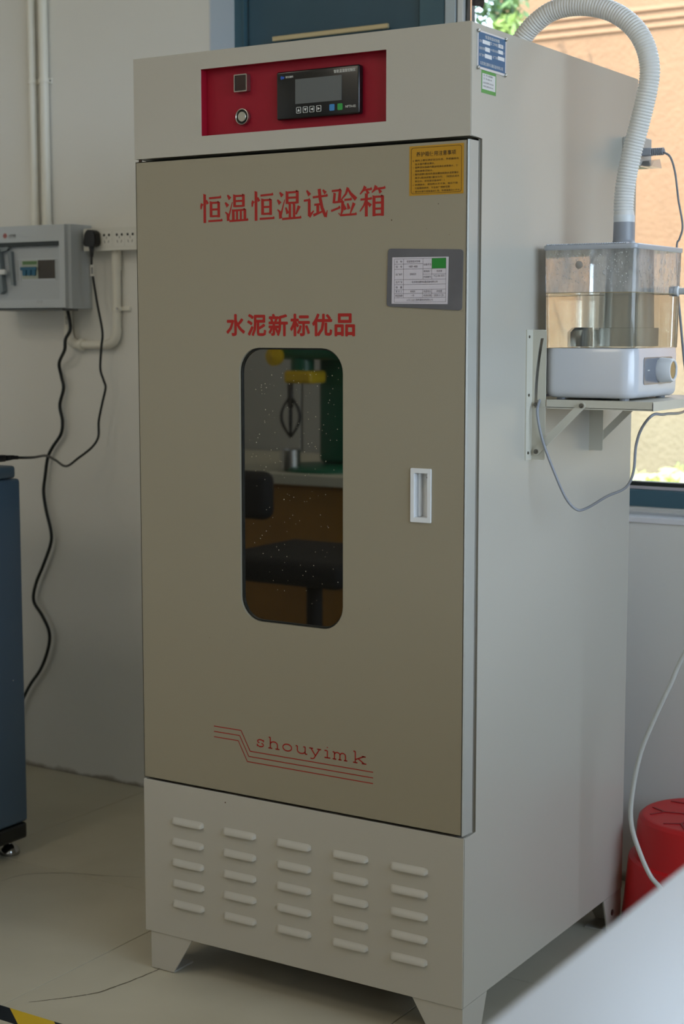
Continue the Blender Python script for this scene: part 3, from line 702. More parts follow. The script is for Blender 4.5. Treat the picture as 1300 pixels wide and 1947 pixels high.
# blue rating plate on the side
pl_white = mat('plate_aluminium', (220, 222, 226), rough=.3, metal=.3); pl_blue = mat('plate_blue', (14, 92, 136), rough=.35)
rp = obj('rating_plate', B(W, W+.0012, .0189, .1136, 1.5337, 1.5903), pl_white, ch, label='blue and white metal rating plate')
bm = NB(); rects(bm, [(.0215, .1110, 1.5372, 1.5880)]); lettering('plate_field', bm, 'side', W+.0012, pl_blue, rp, eps=.00015)
fields = [(.034, .059, 1.5720, 1.5777), (.0425, .0585, 1.5618, 1.5680), (.0420, .0650, 1.5520, 1.5580), (.0870, .1030, 1.5733, 1.5790), (.0865, .1025, 1.5645, 1.5700), (.0855, .1080, 1.5550, 1.5606)]
for f_ in fields: lettering('entry_field', rects(NB(), [f_]), 'side', W+.0012, white_pl, rp, eps=.0003)
lettering('lettering', text_bm([('恒温恒湿试验箱', .0425, 1.5802, .048, .0050), ('型号', .0235, 1.5726, .0085, .0042), ('型 工作电压', .0605, 1.5735, .0255, .0045), ('V', .1045, 1.5740, .002, .004), ('加热功率', .0232, 1.5624, .0180, .0042), ('W 制冷功率', .0600, 1.5642, .0255, .0042), ('W', .1040, 1.5648, .003, .004), ('出厂编号', .0232, 1.5526, .0178, .0042), ('出厂日期', .0680, 1.5548, .0165, .0042), ('北京首仪建科仪器设备有限公司', .0265, 1.5405, .0760, .0052)], bold=.004), 'side', W+.0012, white_ink, rp, eps=.0003)
lettering('entry_text', text_bm([('220', .0910, 1.5746, .008, .0034)]), 'side', W+.0012, mat('grey_ink', (120, 120, 124)), rp, eps=.00045)
for yy, zz in ((.0205, 1.5888), (.1120, 1.5888), (.0205, 1.5352), (.1120, 1.5352)):
    obj('plate_screw', lathe(NB(), [(.0030, 0), (.0028, .0016), (.0016, .0026), (.0003, .0028)], (W+.0012, yy, zz), 'x', 14), steel, rp, smooth=True)
gl_ = obj('inspection_label', B(W, W+.0003, .0340, .0825, 1.5003, 1.5340), mat('green_label', (84, 150, 70), rough=.5), ch, label='small green and white inspection label')
bm = rects(NB(), [(.0362, .0798, 1.5058, 1.5292)]); lettering('label_field', bm, 'side', W+.0003, mat('label_paper', (214, 210, 206), rough=.6), gl_, eps=.00012)
lettering('lettering', text_bm([('名  称 试验箱', .040, 1.5252, .030, .0028), ('型  号 HBY-40', .040, 1.5202, .028, .0028), ('检定日期 2023.06', .0395, 1.5142, .034, .0028), ('有效日期 2024.06', .0395, 1.5090, .033, .0028)]), 'side', W+.0003, mat('grey_ink', (120, 120, 124)), gl_, eps=.00025)

# outlet box on the side near the back edge
ob = obj('outlet_box', B(W, W+.030, .588, .655, 1.437, 1.490, bev=.002), mat('outlet_grey', (188, 188, 184), rough=.4), ch, label='small white outlet box with open cover')
bm = NB()
prism(bm, [(.600, 1.4365), (.650, 1.4365), (.640, 1.452), (.612, 1.447)], 'x', W+.030, W+.052)
obj('cover_flap', bm, thin_glass('clear_plastic', (.9, .9, .88), 1.45, .05, haze=.35), ob)

# card sleeve on the door (a thing of its own)
sl = thing('card_sleeve', 'grey plastic card sleeve with white record card stuck on the door', 'card holder', (.567, -.002, 1.175))
def skewq(u0, u1, v0, v1, du=.0, dv=.0): return None
def quadprism(bm, q, y0, y1, r=.006, n=5):
    pts = []
    for i in range(4):
        p0 = Vector(q[i-1]); p = Vector(q[i]); p1 = Vector(q[(i+1) % 4]); a = p+(p0-p).normalized()*r; b = p+(p1-p).normalized()*r
        for k in range(n+1):
            t = k/n; pts.append(tuple((1-t)**2*a+2*t*(1-t)*p+t*t*b))
    prism(bm, pts, 'y', y0, y1); return bm
bm = quadprism(NB(), [(.5030, 1.2700), (.5006, 1.1812), (.6325, 1.1740), (.6345, 1.2655)], -.0016, -.0002)
obj('sleeve', bm, mat('sleeve_plastic', (98, 97, 101), rough=.3, var=.2, scale=25), sl)
pc = obj('record_card', quadprism(NB(), [(.5110, 1.2562), (.5100, 1.1852), (.6085, 1.1838), (.6098, 1.2552)], -.0019, -.0016, r=.0003), mat('card_paper', (206, 200, 208), rough=.55), sl)
gi = mat('table_ink', (92, 84, 92), rough=.6)
cu0, cu1, cv0, cv1 = .5150, .6055, 1.1872, 1.2535
vr = [cv1-(cv1-cv0)*f for f in (0, .118, .236, .478, .592, .71, .80, .895, 1.0)]
bm = NB(); lw = .00024
for i, z in enumerate(vr): 
    if i in (1,): rects(bm, [(cu0, cu0+.0505, z-lw, z+lw)])
    else: rects(bm, [(cu0, cu1, z-lw, z+lw)])
rects(bm, [(cu0+.0505, cu1, cv1-(cv1-cv0)*.36-lw, cv1-(cv1-cv0)*.36+lw)])
for uu, za, zb_ in ((cu0, 0, 8), (cu1, 0, 8), (cu0+.0160, 0, 7), (cu0+.0505, 0, 3), (cu0+.0660, 0, 3), (cu0+.0500, 5, 7), (cu0+.0660, 5, 7)):
    rects(bm, [(uu-lw, uu+lw, vr[zb_], vr[za])])
lettering('table_lines', bm, 'front', -.0019, gi, pc, eps=.00008)
def ct(s, u, v, w, h=.0034): return (s, cu0+u, v, w, h)
lettering('lettering', text_bm([ct('名   称', .0025, vr[1]+.002, .0115), ct('恒温恒湿试验箱', .022, vr[1]+.002, .0235), ct('型   号', .0025, vr[2]+.002, .0115), ct('HBY-40B', .026, vr[2]+.002, .0150), ct('设备状态', .0515, vr[1]-.003, .0135),
    ct('出厂编号', .0025, (vr[2]+vr[3])/2-.0015, .0115), ct('20060331', .0275, (vr[2]+vr[3])/2-.0015, .011), ct('使用部门', .0518, vr[2]-.0055, .0130), ct('检验室', .0745, vr[2]-.0055, .0095), ct('内部编号', .0518, vr[3]+.002, .0130), ct('YQ-06-030', .0690, vr[3]+.003, .0190),
    ct('生产厂家', .0025, vr[4]+.002, .0118), ct('北京首仪建科仪器设备有限公司', .0310, vr[4]+.002, .0450), ct('数   量', .0025, vr[5]+.002, .0115), ct('责 任 人', .0025, vr[6]+.0015, .0115), ct('检验员', .0285, vr[6]+.0015, .0085), ct('放置地点', .0518, vr[6]+.0015, .0130), ct('检验室', .0745, vr[6]+.0015, .0095),
    ct('检定周期', .0020, vr[7]+.0015, .0125), ct('一年', .0295, vr[7]+.0015, .0060), ct('启用日期', .0518, vr[7]+.0015, .0130), ct('2020.11.20', .0700, vr[7]+.0015, .0165), ct('山东工业工程质量检测有限公司', .0220, vr[8]+.0018, .0460)]), 'front', -.0019, gi, pc, eps=.0001)
bm = rects(NB(), [(cu0+.0662, cu1-.0002, vr[2]+.0002, vr[0]-.0002)]); lettering('status_field', bm, 'front', -.0019, mat('status_green', (30, 130, 48), rough=.5), pc, eps=.00012)

# ------------------------------------------------------------------ bracket shelf on the chamber side
br = thing('bracket_shelf', 'cream folding bracket shelf screwed to the chamber side under the humidifier', 'shelf', (.75, .34, .93))
def strip(p0, p1, w, y0, y1, n=8):
    """flat bar with round ends between two (x, z) points"""
    a = Vector(p0); b = Vector(p1); t = (b-a).normalized(); nn = Vector((-t.y, t.x)); pts = []
    for k in range(n+1):
        th = PI*k/n; pts.append(tuple(b+nn*math.cos(th)*w/2+t*math.sin(th)*w/2))
    for k in range(n+1):
        th = PI*k/n; pts.append(tuple(a-nn*math.cos(th)*w/2-t*math.sin(th)*w/2))
    return prism(NB(), pts, 'y', y0, y1)
def slot_plate(y):
    """upright web with a curved slot"""
    bm = NB(); x0, x1 = W+.0022, W+.026; z0, z1 = .933, 1.145; n = 14
    zs = [1.131 - (1.131-1.018)*k/n for k in range(n+1)]
    def cx(z): t = (1.131-z)/(1.131-1.018); return W+.0185-.0100*math.sin(min(1, t*1.15)*PI/2)**.9
    hw = .0028
    y0, y1 = y, y+.0016
    prism(bm, [(x0, z0), (x1-.002, z0), (x1, z0+.002), (x1, zs[-1]), (x0, zs[-1])], 'y', y0, y1)
    prism(bm, [(x0, zs[0]), (x1, zs[0]), (x1, z1-.003), (x1-.003, z1), (x0, z1)], 'y', y0, y1)
    for a, b in zip(zs, zs[1:]):
        prism(bm, [(x0, b), (cx(b)-hw, b), (cx(a)-hw, a), (x0, a)], 'y', y0, y1)
        prism(bm, [(cx(b)+hw, b), (x1, b), (x1, a), (cx(a)+hw, a)], 'y', y0, y1)
    bmesh.ops.remove_doubles(bm, verts=bm.verts, dist=1e-6)
    return bm
def bracket(y, full=True):
    bm = slot_plate(y); box(bm, W, W+.0022, *((y-.022, y+.0016) if full else (y, y+.022)), .933, 1.145)
    up = obj('upright', bm, bracket_paint, br)
    for z in (1.1335, 1.0389, .9445):
        obj('screw', lathe(NB(), [(.0026, 0), (.0024, .0008), (.0004, .0010)], (W+.0022, y-.0135 if full else y+.0135, z), 'x', 10), dull_steel, up)
    obj('arm', B(W+.010, .8545, y-.0005, y+.0145, 1.0190, 1.0205, bev=.0003, seg=1), bracket_paint, br)
    sy = y if full else y+.0046
    st = obj('stay', strip((W+.0115, .9465), (.7345, 1.0235), .0125, sy-.0028, sy-.0008), bracket_paint, br)
    for x, z in ((W+.0115, .9465), (.7345, 1.0235), (W+.0105, 1.0235)):
        obj('bolt', lathe(NB(), [(.0040, 0), (.0040, -.0012), (.0022, -.0016), (.0020, -.0036), (.0004, -.0038)], (x, sy-.0030, z) if full else (x, sy+.0032, z), 'y', 14), dull_steel, st, smooth=True, auto=30)
bracket(.222); bracket(.462, False)
bm = NB(); prism(bm, [(W+.028, .2215), (.8550, .2215), (.8480, .5150), (W+.028, .5150)], 'z', 1.0300, 1.0320)
prism(bm, [(W+.028, .2215), (.8550, .2215), (.8550, .2230), (W+.028, .2230)], 'z', 1.0175, 1.0300)
prism(bm, [(.8550, .2215), (.8480, .5150), (.8465, .5150), (.8535, .2215)], 'z', 1.0175, 1.0300)
obj('shelf_plate', bm, bracket_paint, br)

# ------------------------------------------------------------------ humidifier
hm = thing('humidifier', 'white ultrasonic humidifier with clear water tank on the bracket shelf', 'humidifier', (.743, .328, 1.032))
HX0, HX1, HY0, HY1 = .6610, .8200, .2250, .4330
hbody = mat('humidifier_plastic', (206, 208, 214), rough=.22, spec=.6, coat=.3)
def loft(levels, axis='z', closed=True):
    """levels: (z, outline)"""
    bm = NB(); rs = []
    for z, o in levels: rs.append([bm.verts.new((p[0], p[1], z)) for p in o])
    n = len(rs[0])
    for a, b in zip(rs, rs[1:]):
        for s in range(n): bm.faces.new((a[s], a[(s+1) % n], b[(s+1) % n], b[s]))
    if closed: bm.faces.new(rs[0]); bm.faces.new(rs[-1][::-1])
    return bm
def ro(inset, r, n=7): return rrect(HX0+inset, HX1-inset, HY0+inset, HY1-inset, r, n)
bm = loft([(1.0355, ro(.009, .018)), (1.0385, ro(.0035, .022)), (1.044, ro(.0006, .0245)), (1.052, ro(0, .025)), (1.106, ro(0, .025)), (1.1075, ro(.0006, .0245)), (1.1145, ro(.0006, .0245)), (1.1155, ro(.0015, .0235))])
hb = obj('base_unit', bm, hbody, hm, smooth=True, auto=50, label='glossy white base unit')
bm = NB()
for x, y in ((HX0+.025, HY0+.025), (HX1-.025, HY0+.025), (HX0+.025, HY1-.025), (HX1-.025, HY1-.025)): lathe(bm, [(.008, 0), (.008, .004)], (x, y, 1.032), 'z', 12)
obj('rubber_foot', bm, grey_pl, hb)['kind'] = 'stuff'
KX = HX1
kz = obj('dial_recess', frame(NB(), rrect(.266, .392, 1.0570, 1.1010, .005, 5), rrect(.2685, .3895, 1.0592, 1.0988, .004, 5), 'x', KX-.001, KX+.0012), mat('dial_rim', (150, 150, 156), rough=.2, metal=.6), hb)
obj('dial_plate', B(KX-.0002, KX+.0004, .2685, .3895, 1.0592, 1.0988), mat('dial_plate', (118, 122, 132), rough=.12, spec=.8), hb)
obj('dial_mark', B(KX+.0004, KX+.0007, .284, .292, 1.0790, 1.0808), white_ink, hb)
bm = lathe(NB(), [(.0200, 0), (.0205, .003), (.0190, .0210), (.0178, .0235), (.0150, .0235), (.0140, .0215), (.0004, .0215)], (KX+.0004, .338, 1.0795), 'x', 36)
obj('dial_knob', bm, white_pl, hb, smooth=True, auto=35, label='white round control knob')
obj('knob_face', lathe(NB(), [(.0140, .0219), (.0004, .0220)], (KX+.0004, .338, 1.0795), 'x', 36), mat('knob_mirror', (150, 144, 120), rough=.08, metal=1), hb)
# tank
tank_hi = thin_glass('fogged_tank', (.96, .97, .97), 1.5, .04, haze=.46, haze_rgb=(.95, .95, .95), zfog=True)
tank_lo = thin_glass('clear_tank', (.97, .97, .95), 1.5, .02, haze=.04, haze_rgb=(.85, .85, .8))
ZW = 1.2040
def shell(levels):
    bm = NB(); rs = [[bm.verts.new((p[0], p[1], z)) for p in o] for z, o in levels]; n = len(rs[0])
    for a, b in zip(rs, rs[1:]):
        for s in range(n): bm.faces.new((a[s], a[(s+1) % n], b[(s+1) % n], b[s]))
    return bm
tk = obj('water_tank', shell([(1.1155, ro(.0015, .015)), (1.14, ro(.0010, .0145)), (ZW, ro(.0003, .014))]), tank_lo, hm, smooth=True, auto=60, label='clear tank wall around the water')
obj('tank_top_band', shell([(ZW, ro(.0003, .014)), (1.272, ro(-.0008, .013))]), tank_hi, tk, smooth=True, auto=60, label='fogged upper tank wall')
water_m = bpy.data.materials.new('water'); water_m.use_nodes = True
def build_water():
    nt = water_m.node_tree; N = nt.nodes; b = N['Principled BSDF']; b.inputs['Base Color'].default_value = (.97, .96, .88, 1)
    b.inputs['Roughness'].default_value = .0; b.inputs['IOR'].default_value = 1.33; b.inputs['Transmission Weight'].default_value = 1
    tr = N.new('ShaderNodeBsdfTransparent'); tr.inputs[0].default_value = (.97, .96, .92, 1); mx = N.new('ShaderNodeMixShader'); mx.inputs[0].default_value = .5
    nt.links.new(b.outputs[0], mx.inputs[1]); nt.links.new(tr.outputs[0], mx.inputs[2]); nt.links.new(mx.outputs[0], N['Material Output'].inputs[0])
build_water()
obj('water', loft([(1.1165, ro(.004, .014)), (ZW, ro(.003, .0135))]), water_m, hm, smooth=True, auto=50)
obj('water_line', frame(NB(), ro(.0001, .014), ro(.0010, .0135), 'z', ZW-.0006, ZW+.0006), mat('scale_line', (150, 138, 110), rough=.5), tk)
# inner parts of the tank
frost = thin_glass('frosted_inner', (.80, .82, .80), 1.4, .2, haze=.45, haze_rgb=(.75, .76, .76))
obj('mist_chimney', shell([(1.1180, rrect(.722, .812, .29, .375, .03, 6)), (1.1480, rrect(.722, .812, .29, .375, .03, 6)), (1.1485, rrect(.728, .806, .295, .37, .03, 6)), (1.2715, rrect(.730, .804, .297, .368, .03, 6))]), frost, hm, smooth=True, auto=50)
obj('float_housing', shell([(1.1175, rrect(.690, .722, .262, .30, .012, 5)), (1.1410, rrect(.690, .722, .262, .30, .012, 5)), (1.1485, rrect(.697, .722, .268, .294, .008, 5)), (1.1490, rrect(.708, .712, .279, .283, .001, 5))]), frost, hm, smooth=True, auto=60)
obj('float', lathe(NB(), [(.0065, 0), (.0065, .014), (.004, .018), (.0004, .019)], (.709, .282, 1.1176), 'z', 18), mat('float_brown', (130, 120, 98), rough=.5), hm, smooth=True, auto=40)
# lid, collar
bm = loft([(1.2720, ro(-.0010, .012)), (1.2735, ro(-.0022, .013)), (1.2790, ro(-.0022, .013)), (1.2802, ro(-.0010, .012))])
for k in range(34):
    x = HX0+.006+k*.0041; box(bm, x, x+.0022, HY0-.0028, HY0+.010, 1.2795, 1.2818, bev=.0008, seg=1)
lid = obj('lid', bm, mat('lid_plastic', (176, 180, 188), rough=.3), hm, smooth=True, auto=40)
CX, CY = .7520, .340
bm = lathe(NB(), [(.0370, .0), (.0375, .0015), (.0350, .0030), (.0300, .0035), (.0225, .0045), (.0185, .0080), (.0178, .012), (.0172, .040), (.0150, .040)], (CX, CY, 1.2803), 'z', 40)
obj('hose_collar', bm, grey_pl, lid, smooth=True, auto=40, label='grey outlet collar')
# condensation beads on the upper tank walls
drop_m = bpy.data.materials.new('droplet'); drop_m.use_nodes = True
_b = drop_m.node_tree.nodes['Principled BSDF']; _b.inputs['Base Color'].default_value = (.95, .95, .95, 1); _b.inputs['Transmission Weight'].default_value = .45; _b.inputs['Roughness'].default_value = .02; _b.inputs['IOR'].default_value = 1.33
bm = NB()
def bead(c, r, axis, st=1.0):
    res = bmesh.ops.create_icosphere(bm, subdivisions=1, radius=r)
    for v in res['verts']:
        w = v.co.copy(); w[axis] *= .45; w.z *= st; v.co = w+Vector(c)
for k in range(260):
    x = random.uniform(HX0+.006, HX1-.012); z = 1.212+.056*random.random()**.75; bead((x, HY0-.0006, z), random.uniform(.0004, .0013)*(1.25 if k % 12 == 0 else 1), 1, random.choice((1, 1, 1.2)))
for k in range(150):
    y = random.uniform(HY0+.012, HY1-.006); z = 1.21+.050*random.random(); bead((HX1+.0006, y, z), random.uniform(.0004, .0010), 0, random.choice((1, 1.4, 4.5)))
dr = obj('droplets', bm, drop_m, tk, smooth=True); dr['kind'] = 'stuff'
bm = lathe(NB(), [(.0062, 0), (.0062, -.001), (.003, -.0022), (.0004, -.0022)], (.724, HY0-.0002, 1.2480), 'y', 20); obj('tank_plug', bm, frost, tk, smooth=True, auto=40)
# water inlet fitting
bm = lathe(NB(), [(.0085, -.010), (.0085, .004), (.0055, .006), (.0055, .018), (.0040, .019)], (HX1, .405, 1.2085), 'x', 24)
inl = obj('inlet_fitting', bm, white_pl, hm, smooth=True, auto=40)
obj('collet_ring', lathe(NB(), [(.0062, .018), (.0062, .021), (.003, .0212)], (HX1, .405, 1.2085), 'x', 24), mat('collet_blue', (30, 120, 190), rough=.4), inl)
obj('push_fitting', lathe(NB(), [(.0058, .021), (.0058, .040), (.0045, .042)], (HX1, .405, 1.2085), 'x', 24), grey_pl, inl, label='grey push fitting')

# water tube: from the fitting out to the right and down behind the table
tube_pts = [(HX1+.040, .405, 1.2085), (.92, .405, 1.20), (.99, .41, 1.12), (.99, .43, .95), (.93, .44, .78), (.833, .45, .5875), (.8106, .45, .5338), (.7787, .45, .4594), (.7558, .45, .3946), (.7428, .45, .316), (.7439, .45, .2681), (.7598, .45, .2226), (.7805, .45, .183), (.8006, .45, .1628), (.8500, .45, .110), (.95, .40, .03), (1.15, .30, .005), (1.6, .1, .005)]
tag(obj('water_tube', sweep(NB(), catmull(tube_pts, 8), .0042, 12), mat('tube_plastic', (196, 196, 192), rough=.3), smooth=True), 'thin white plastic water tube curving down past the red stool', 'tube')

# corrugated hose from the collar up, over and down into the chamber top
hp = [(CX, CY, 1.3190), (CX, CY, 1.3300), (.7506, .34, 1.3447), (.7534, .34, 1.3828), (.7632, .34, 1.433), (.7766, .34, 1.4826), (.788, .34, 1.5318), (.7908, .34, 1.5648), (.7828, .34, 1.5986), (.7641, .34, 1.6293), (.7336, .34, 1.6547), (.6965, .34, 1.6701), (.6544, .34, 1.6761), (.6166, .34, 1.6715), (.5861, .34, 1.6549), (.566, .34, 1.636), (.552, .34, 1.6140), (.545, .34, 1.6000)]
path = resample(catmull(hp, 10), .00125)
ns = 2
def hr(i):
    if i < 13: return .0166
    return (.0150, .0163, .0167, .0163)[i % 4]
hz = thing('corrugated_hose', 'white corrugated mist hose arching from the humidifier over the chamber top', 'hose', (CX, CY, 1.319))
obj('hose_wall', sweep(NB(), path, hr, 28), mat('hose_plastic', (232, 230, 227), rough=.42), hz, smooth=True, auto=60)
obj('cuff', lathe(NB(), [(.0172, 0), (.0174, .002), (.0174, .010), (.0168, .0115)], (CX, CY, 1.3205), 'z', 32), white_pl, hz, smooth=True, auto=40)

# humidifier power cord
hc = [(.6640, .330, 1.0360), (.6600, .270, 1.0380), (.6595, .232, 1.0350), (.6600, .214, 1.0200), (.6620, .212, .9990), (.6704, .215, .9618), (.6902, .22, .9105), (.705, .23, .8721), (.7194, .24, .853), (.7333, .25, .8547), (.7652, .26, .8755), (.7921, .27, .8899), (.8051, .27, .9161), (.8086, .27, .9586), (.8213, .262, .9886), (.8411, .258, 1.0102), (.835, .33, 1.0080), (.80, .53, 1.012), (.775, .57, 1.10), (.752, .595, 1.22), (.7466, .6, 1.292), (.7512, .6, 1.3058), (.7564, .6, 1.3288), (.7474, .6, 1.3752), (.7403, .6, 1.4216), (.7308, .6, 1.4496), (.7178, .602, 1.4595)]
pc_ = thing('appliance_cord', 'grey power cord of the humidifier with plug in the outlet box', 'cord', (.75, .3, .86))
obj('cable', sweep(NB(), catmull(hc, 8), lambda i: .0023 if i < 150 else .0019, 10), mat('grey_cord', (140, 143, 150), rough=.4), pc_, smooth=True)
bm = NB(); box(bm, W+.030, W+.052, .598, .614, 1.455, 1.469, bev=.003)
path2 = [(W+.052, .605, 1.4620), (W+.074, .603, 1.4610)]
for k in range(6): lathe(bm, [(.0068, 0), (.0068, .0022)], (W+.053+k*.0034, .604, 1.4615), 'x', 12)
lathe(bm, [(.0048, .022-.022), (.0040, .022)], (W+.052, .604, 1.4612), 'x', 12)
obj('plug', bm, mat('plug_grey', (160, 164, 174), rough=.4), pc_, label='pale grey plug with strain relief')

# ------------------------------------------------------------------ wall fittings at the left
pvc = mat('pvc', (236, 232, 220), rough=.35)
def pipe(name, pts, r, label, per=1):
    return None
for k, (xa, xb, r) in enumerate(((-1.0405, -1.0400, .0098), (-1.0035, -1.0000, .0112))):
    t = thing('conduit_pipe', ('thinner left white conduit pipe rising above the breaker box', 'thicker right white conduit pipe rising above the breaker box')[k], 'pipe', (xa, WY-r-.003, 1.39))
    x = (xa+xb)/2 + (-.0005 if k == 0 else .0015)
    obj('pipe_run', lathe(NB(), [(r, 1.39), (r, 2.9)], (x, WY-r-.003, 0), 'z', 20), pvc, t, smooth=True, auto=40)
    if k == 0: obj('coupling', lathe(NB(), [(r+.0012, 1.38), (r+.0012, 1.436), (r, 1.4365)], (x, WY-r-.003, 0), 'z', 20), pvc, t, smooth=True, auto=40)
    else: obj('coupling', lathe(NB(), [(r+.0012, 1.38), (r+.0012, 1.412), (r, 1.4125)], (x, WY-r-.003, 0), 'z', 20), pvc, t, smooth=True, auto=40)
    bm = NB(); lathe(bm, [(r+.0022, 1.752), (r+.0022, 1.762)], (x, WY-r-.003, 0), 'z', 20); box(bm, x-r-.012, x+r+.004, WY-.006, WY, 1.750, 1.764, bev=.001)
    obj('pipe_clip', bm, pvc, t, smooth=True, auto=40)
    obj('clip_screw', lathe(NB(), [(.0025, 0), (.0018, -.002)], (x-r-.008 if k == 0 else x+r+.002, WY-.006, 1.757), 'y', 8), dull_steel, t)

# lower U-shaped pipe run
t = thing('conduit_pipe', 'white conduit pipe bent in a U below the socket strip', 'pipe', (-.86, .870, 1.10))
PYc = WY-.0135
def elbow(c0, c1, c2, r, n=8):
    """tube along quarter bend c0-c1-c2"""
    c0, c1, c2 = map(Vector, (c0, c1, c2)); return [((1-s)**2*c0+2*s*(1-s)*c1+s*s*c2) for s in [k/n for k in range(n+1)]]
pr = .0115
run = [Vector((-.7775, PYc, 1.345)), Vector((-.7800, PYc, 1.16))] + elbow((-.7805, PYc, 1.140), (-.7810, PYc, 1.110), (-.8100, PYc, 1.108), pr) + [Vector((-.88, PYc, 1.1075))] + elbow((-.910, PYc, 1.1075), (-.9370, PYc, 1.1080), (-.9375, PYc, 1.136), pr) + [Vector((-.9375, PYc, 1.205))]
obj('pipe_run', sweep(NB(), run, .0103, 18), pvc, t, smooth=True, auto=50)
obj('bend', sweep(NB(), elbow((-.7802, PYc, 1.148), (-.7810, PYc, 1.108), (-.8190, PYc, 1.108), pr), .0120, 18), pvc, t, smooth=True, auto=50)
obj('bend', sweep(NB(), elbow((-.902, PYc, 1.1075), (-.9375, PYc, 1.1075), (-.9375, PYc, 1.145), pr), .0120, 18), pvc, t, smooth=True, auto=50)
obj('coupling', lathe(NB(), [(.0120, 1.288), (.0120, 1.345)], (-.7775, PYc, 0), 'z', 20), pvc, t, smooth=True, auto=50)
obj('pipe_clip', lathe(NB(), [(.0140, -.006), (.0150, -.003), (.0150, .003), (.0140, .006)], (-.895, PYc, 1.1075), 'x', 20), pvc, t, smooth=True, auto=50)
bm = NB(); box(bm, -.795, -.744, WY-.008, WY, 1.190, 1.201, bev=.002); lathe(bm, [(.0128, 1.190), (.0128, 1.200)], (-.779, PYc, 0), 'z', 20)
obj('pipe_clip', bm, pvc, t, smooth=True, auto=40)
obj('clip_screw', lathe(NB(), [(.0030, 0), (.0020, -.003)], (-.768, WY-.026, 1.1955), 'y', 10), steel, t)
lettering('pipe_print', text_bm([('AF-20', 0, 0, .020, .0055)]), 'front', 0, mat('black_ink', (40, 30, 12)), t)
po = [o for o in t.children if o.name.startswith('pipe_print')][0]; po.rotation_euler = (0, R(90), 0); po.location = Vector((-.9365, PYc-.0110, 1.168))-t.location

# breaker box
bb = thing('breaker_box', 'grey white breaker box with open flap fixed on the wall', 'electrical box', (-.97, WY, 1.20))
box_m = mat('breaker_plastic', (198, 204, 210), rough=.4)
bm = NB(); bx0, bx1, bz0, bz1 = -1.125, -.868, 1.196, 1.399; byf = .800
pts_t = [(bx0, WY), (bx1, WY), (bx1+.006, byf+.02), (bx1+.004, byf), (bx0, byf)]
bmx = NB()
lev = []
for z, fx in ((bz0, .0), (bz0+.02, 0), (bz1-.02, -.002), (bz1, -.004)):
    lev.append((z, [(bx0, WY), (bx1, WY), (bx1+.004, byf+.030), (bx1+.003, byf+.006), (bx1-.003, byf), (bx0, byf)]))
bmx = loft(lev)
sh = obj('housing', bmx, box_m, bb)
# front plate with a recess (flap opening)
fz0, fz1, fx1 = 1.218, 1.3585, -.888
bm = NB()
frame(bm, rect_matched(bx0, bx1-.002, bz0+.002, bz1-.001, 0, 1), rect_matched(bx0+.03, fx1, fz0, fz1, 0, 1), 'y', byf-.012, byf)
cover = obj('cover', bm, box_m, bb)
obj('recess_plate', B(bx0+.02, fx1, byf-.0035, byf, fz0, fz1), mat('breaker_plate', (190, 196, 202), rough=.45), cover)
obj('smoked_flap_bar', B(bx0+.03, fx1+.001, byf-.013, byf-.004, 1.3475, 1.3585, bev=.002), mat('flap_smoked', (34, 44, 46), rough=.2), cover, label='dark smoked flap hinged open at the top')  # smoked plastic flap bar across the top of the recess
bm = NB(); prism(bm, [(-1.090, 1.3480), (-1.078, 1.3480), (-1.068, 1.2400), (-1.078, 1.2320)], 'y', byf-.020, byf-.006); prism(bm, [(-1.056, 1.3340), (-1.044, 1.3370), (-1.038, 1.2540), (-1.046, 1.2540)], 'y', byf-.014, byf-.004)
prism(bm, [(-1.090, 1.3480), (-1.050, 1.3480), (-1.056, 1.3400), (-1.090, 1.3330)], 'y', byf-.016, byf-.008)
obj('flap_arm', bm, mat('flap_grey', (128, 138, 144), rough=.3), cover)
obj('latch', B(-1.075, -1.056, byf-.026, byf-.014, 1.2800, 1.2930, bev=.003), white_pl, cover)
obj('window_frame', frame(NB(), rect_matched(-1.0345, -.8930, 1.2640, 1.3180, 0, 1), rect_matched(-1.0170, -.9080, 1.2690, 1.3140, 0, 1), 'y', byf-.0045, byf-.0033), box_m, cover)
for xx in (-1.0325, -1.0280, -1.0210, -.9060, -.9010, -.8950): obj('frame_line', B(xx, xx+.0007, byf-.0049, byf-.0044, 1.2645, 1.3155), mat('frame_line', (96, 98, 98)), cover)
obj('breaker_bay', B(-.9640, -.9080, byf-.0041, byf-.0034, 1.2690, 1.3140), mat('bay_dark', (58, 48, 34), rough=.15), cover)
mb = obj('miniature_breaker', B(-1.0170, -.9640, byf-.0050, byf-.0034, 1.2690, 1.3140), mat('breaker_pale', (176, 184, 170), rough=.4), bb)
obj('print_band', B(-1.014, -.967, byf-.0053, byf-.0050, 1.3040, 1.3120), mat('breaker_green', (96, 132, 84), rough=.5), mb)
for k in range(3):
    bm = NB(); prism(bm, rrect(-1.0125+k*.0155, -1.0005+k*.0155, 1.2770, 1.2955, .003, 4), 'y', byf-.009, byf-.005)
    obj('toggle', bm, mat('toggle_blue', (30, 98, 130), rough=.35), mb)
obj('toggle_bar', B(-1.0190, -.9650, byf-.0100, byf-.008, 1.2900, 1.2980, bev=.001), mat('toggle_blue', (30, 98, 130)), mb)
lettering('lettering', text_bm([('人民电器', -1.0530, 1.3725, .025, .0062), ('RENMIN DIANQI', -1.0530, 1.3690, .025, .0016)], bold=.01), 'front', byf-.012, mat('black_ink', (40, 30, 12)), cover)
bm = NB(); r_ = [arc(-1.0640, 1.3755, .0055, .0055, 0, 360, 16), arc(-1.0640, 1.3755, .0030, .0030, 0, 360, 12), [(-1.0685, 1.3755), (-1.0595, 1.3755)], [(-1.0640, 1.3710), (-1.0640, 1.3800)]]
for s in r_: stroke_poly(bm, s, .0014)
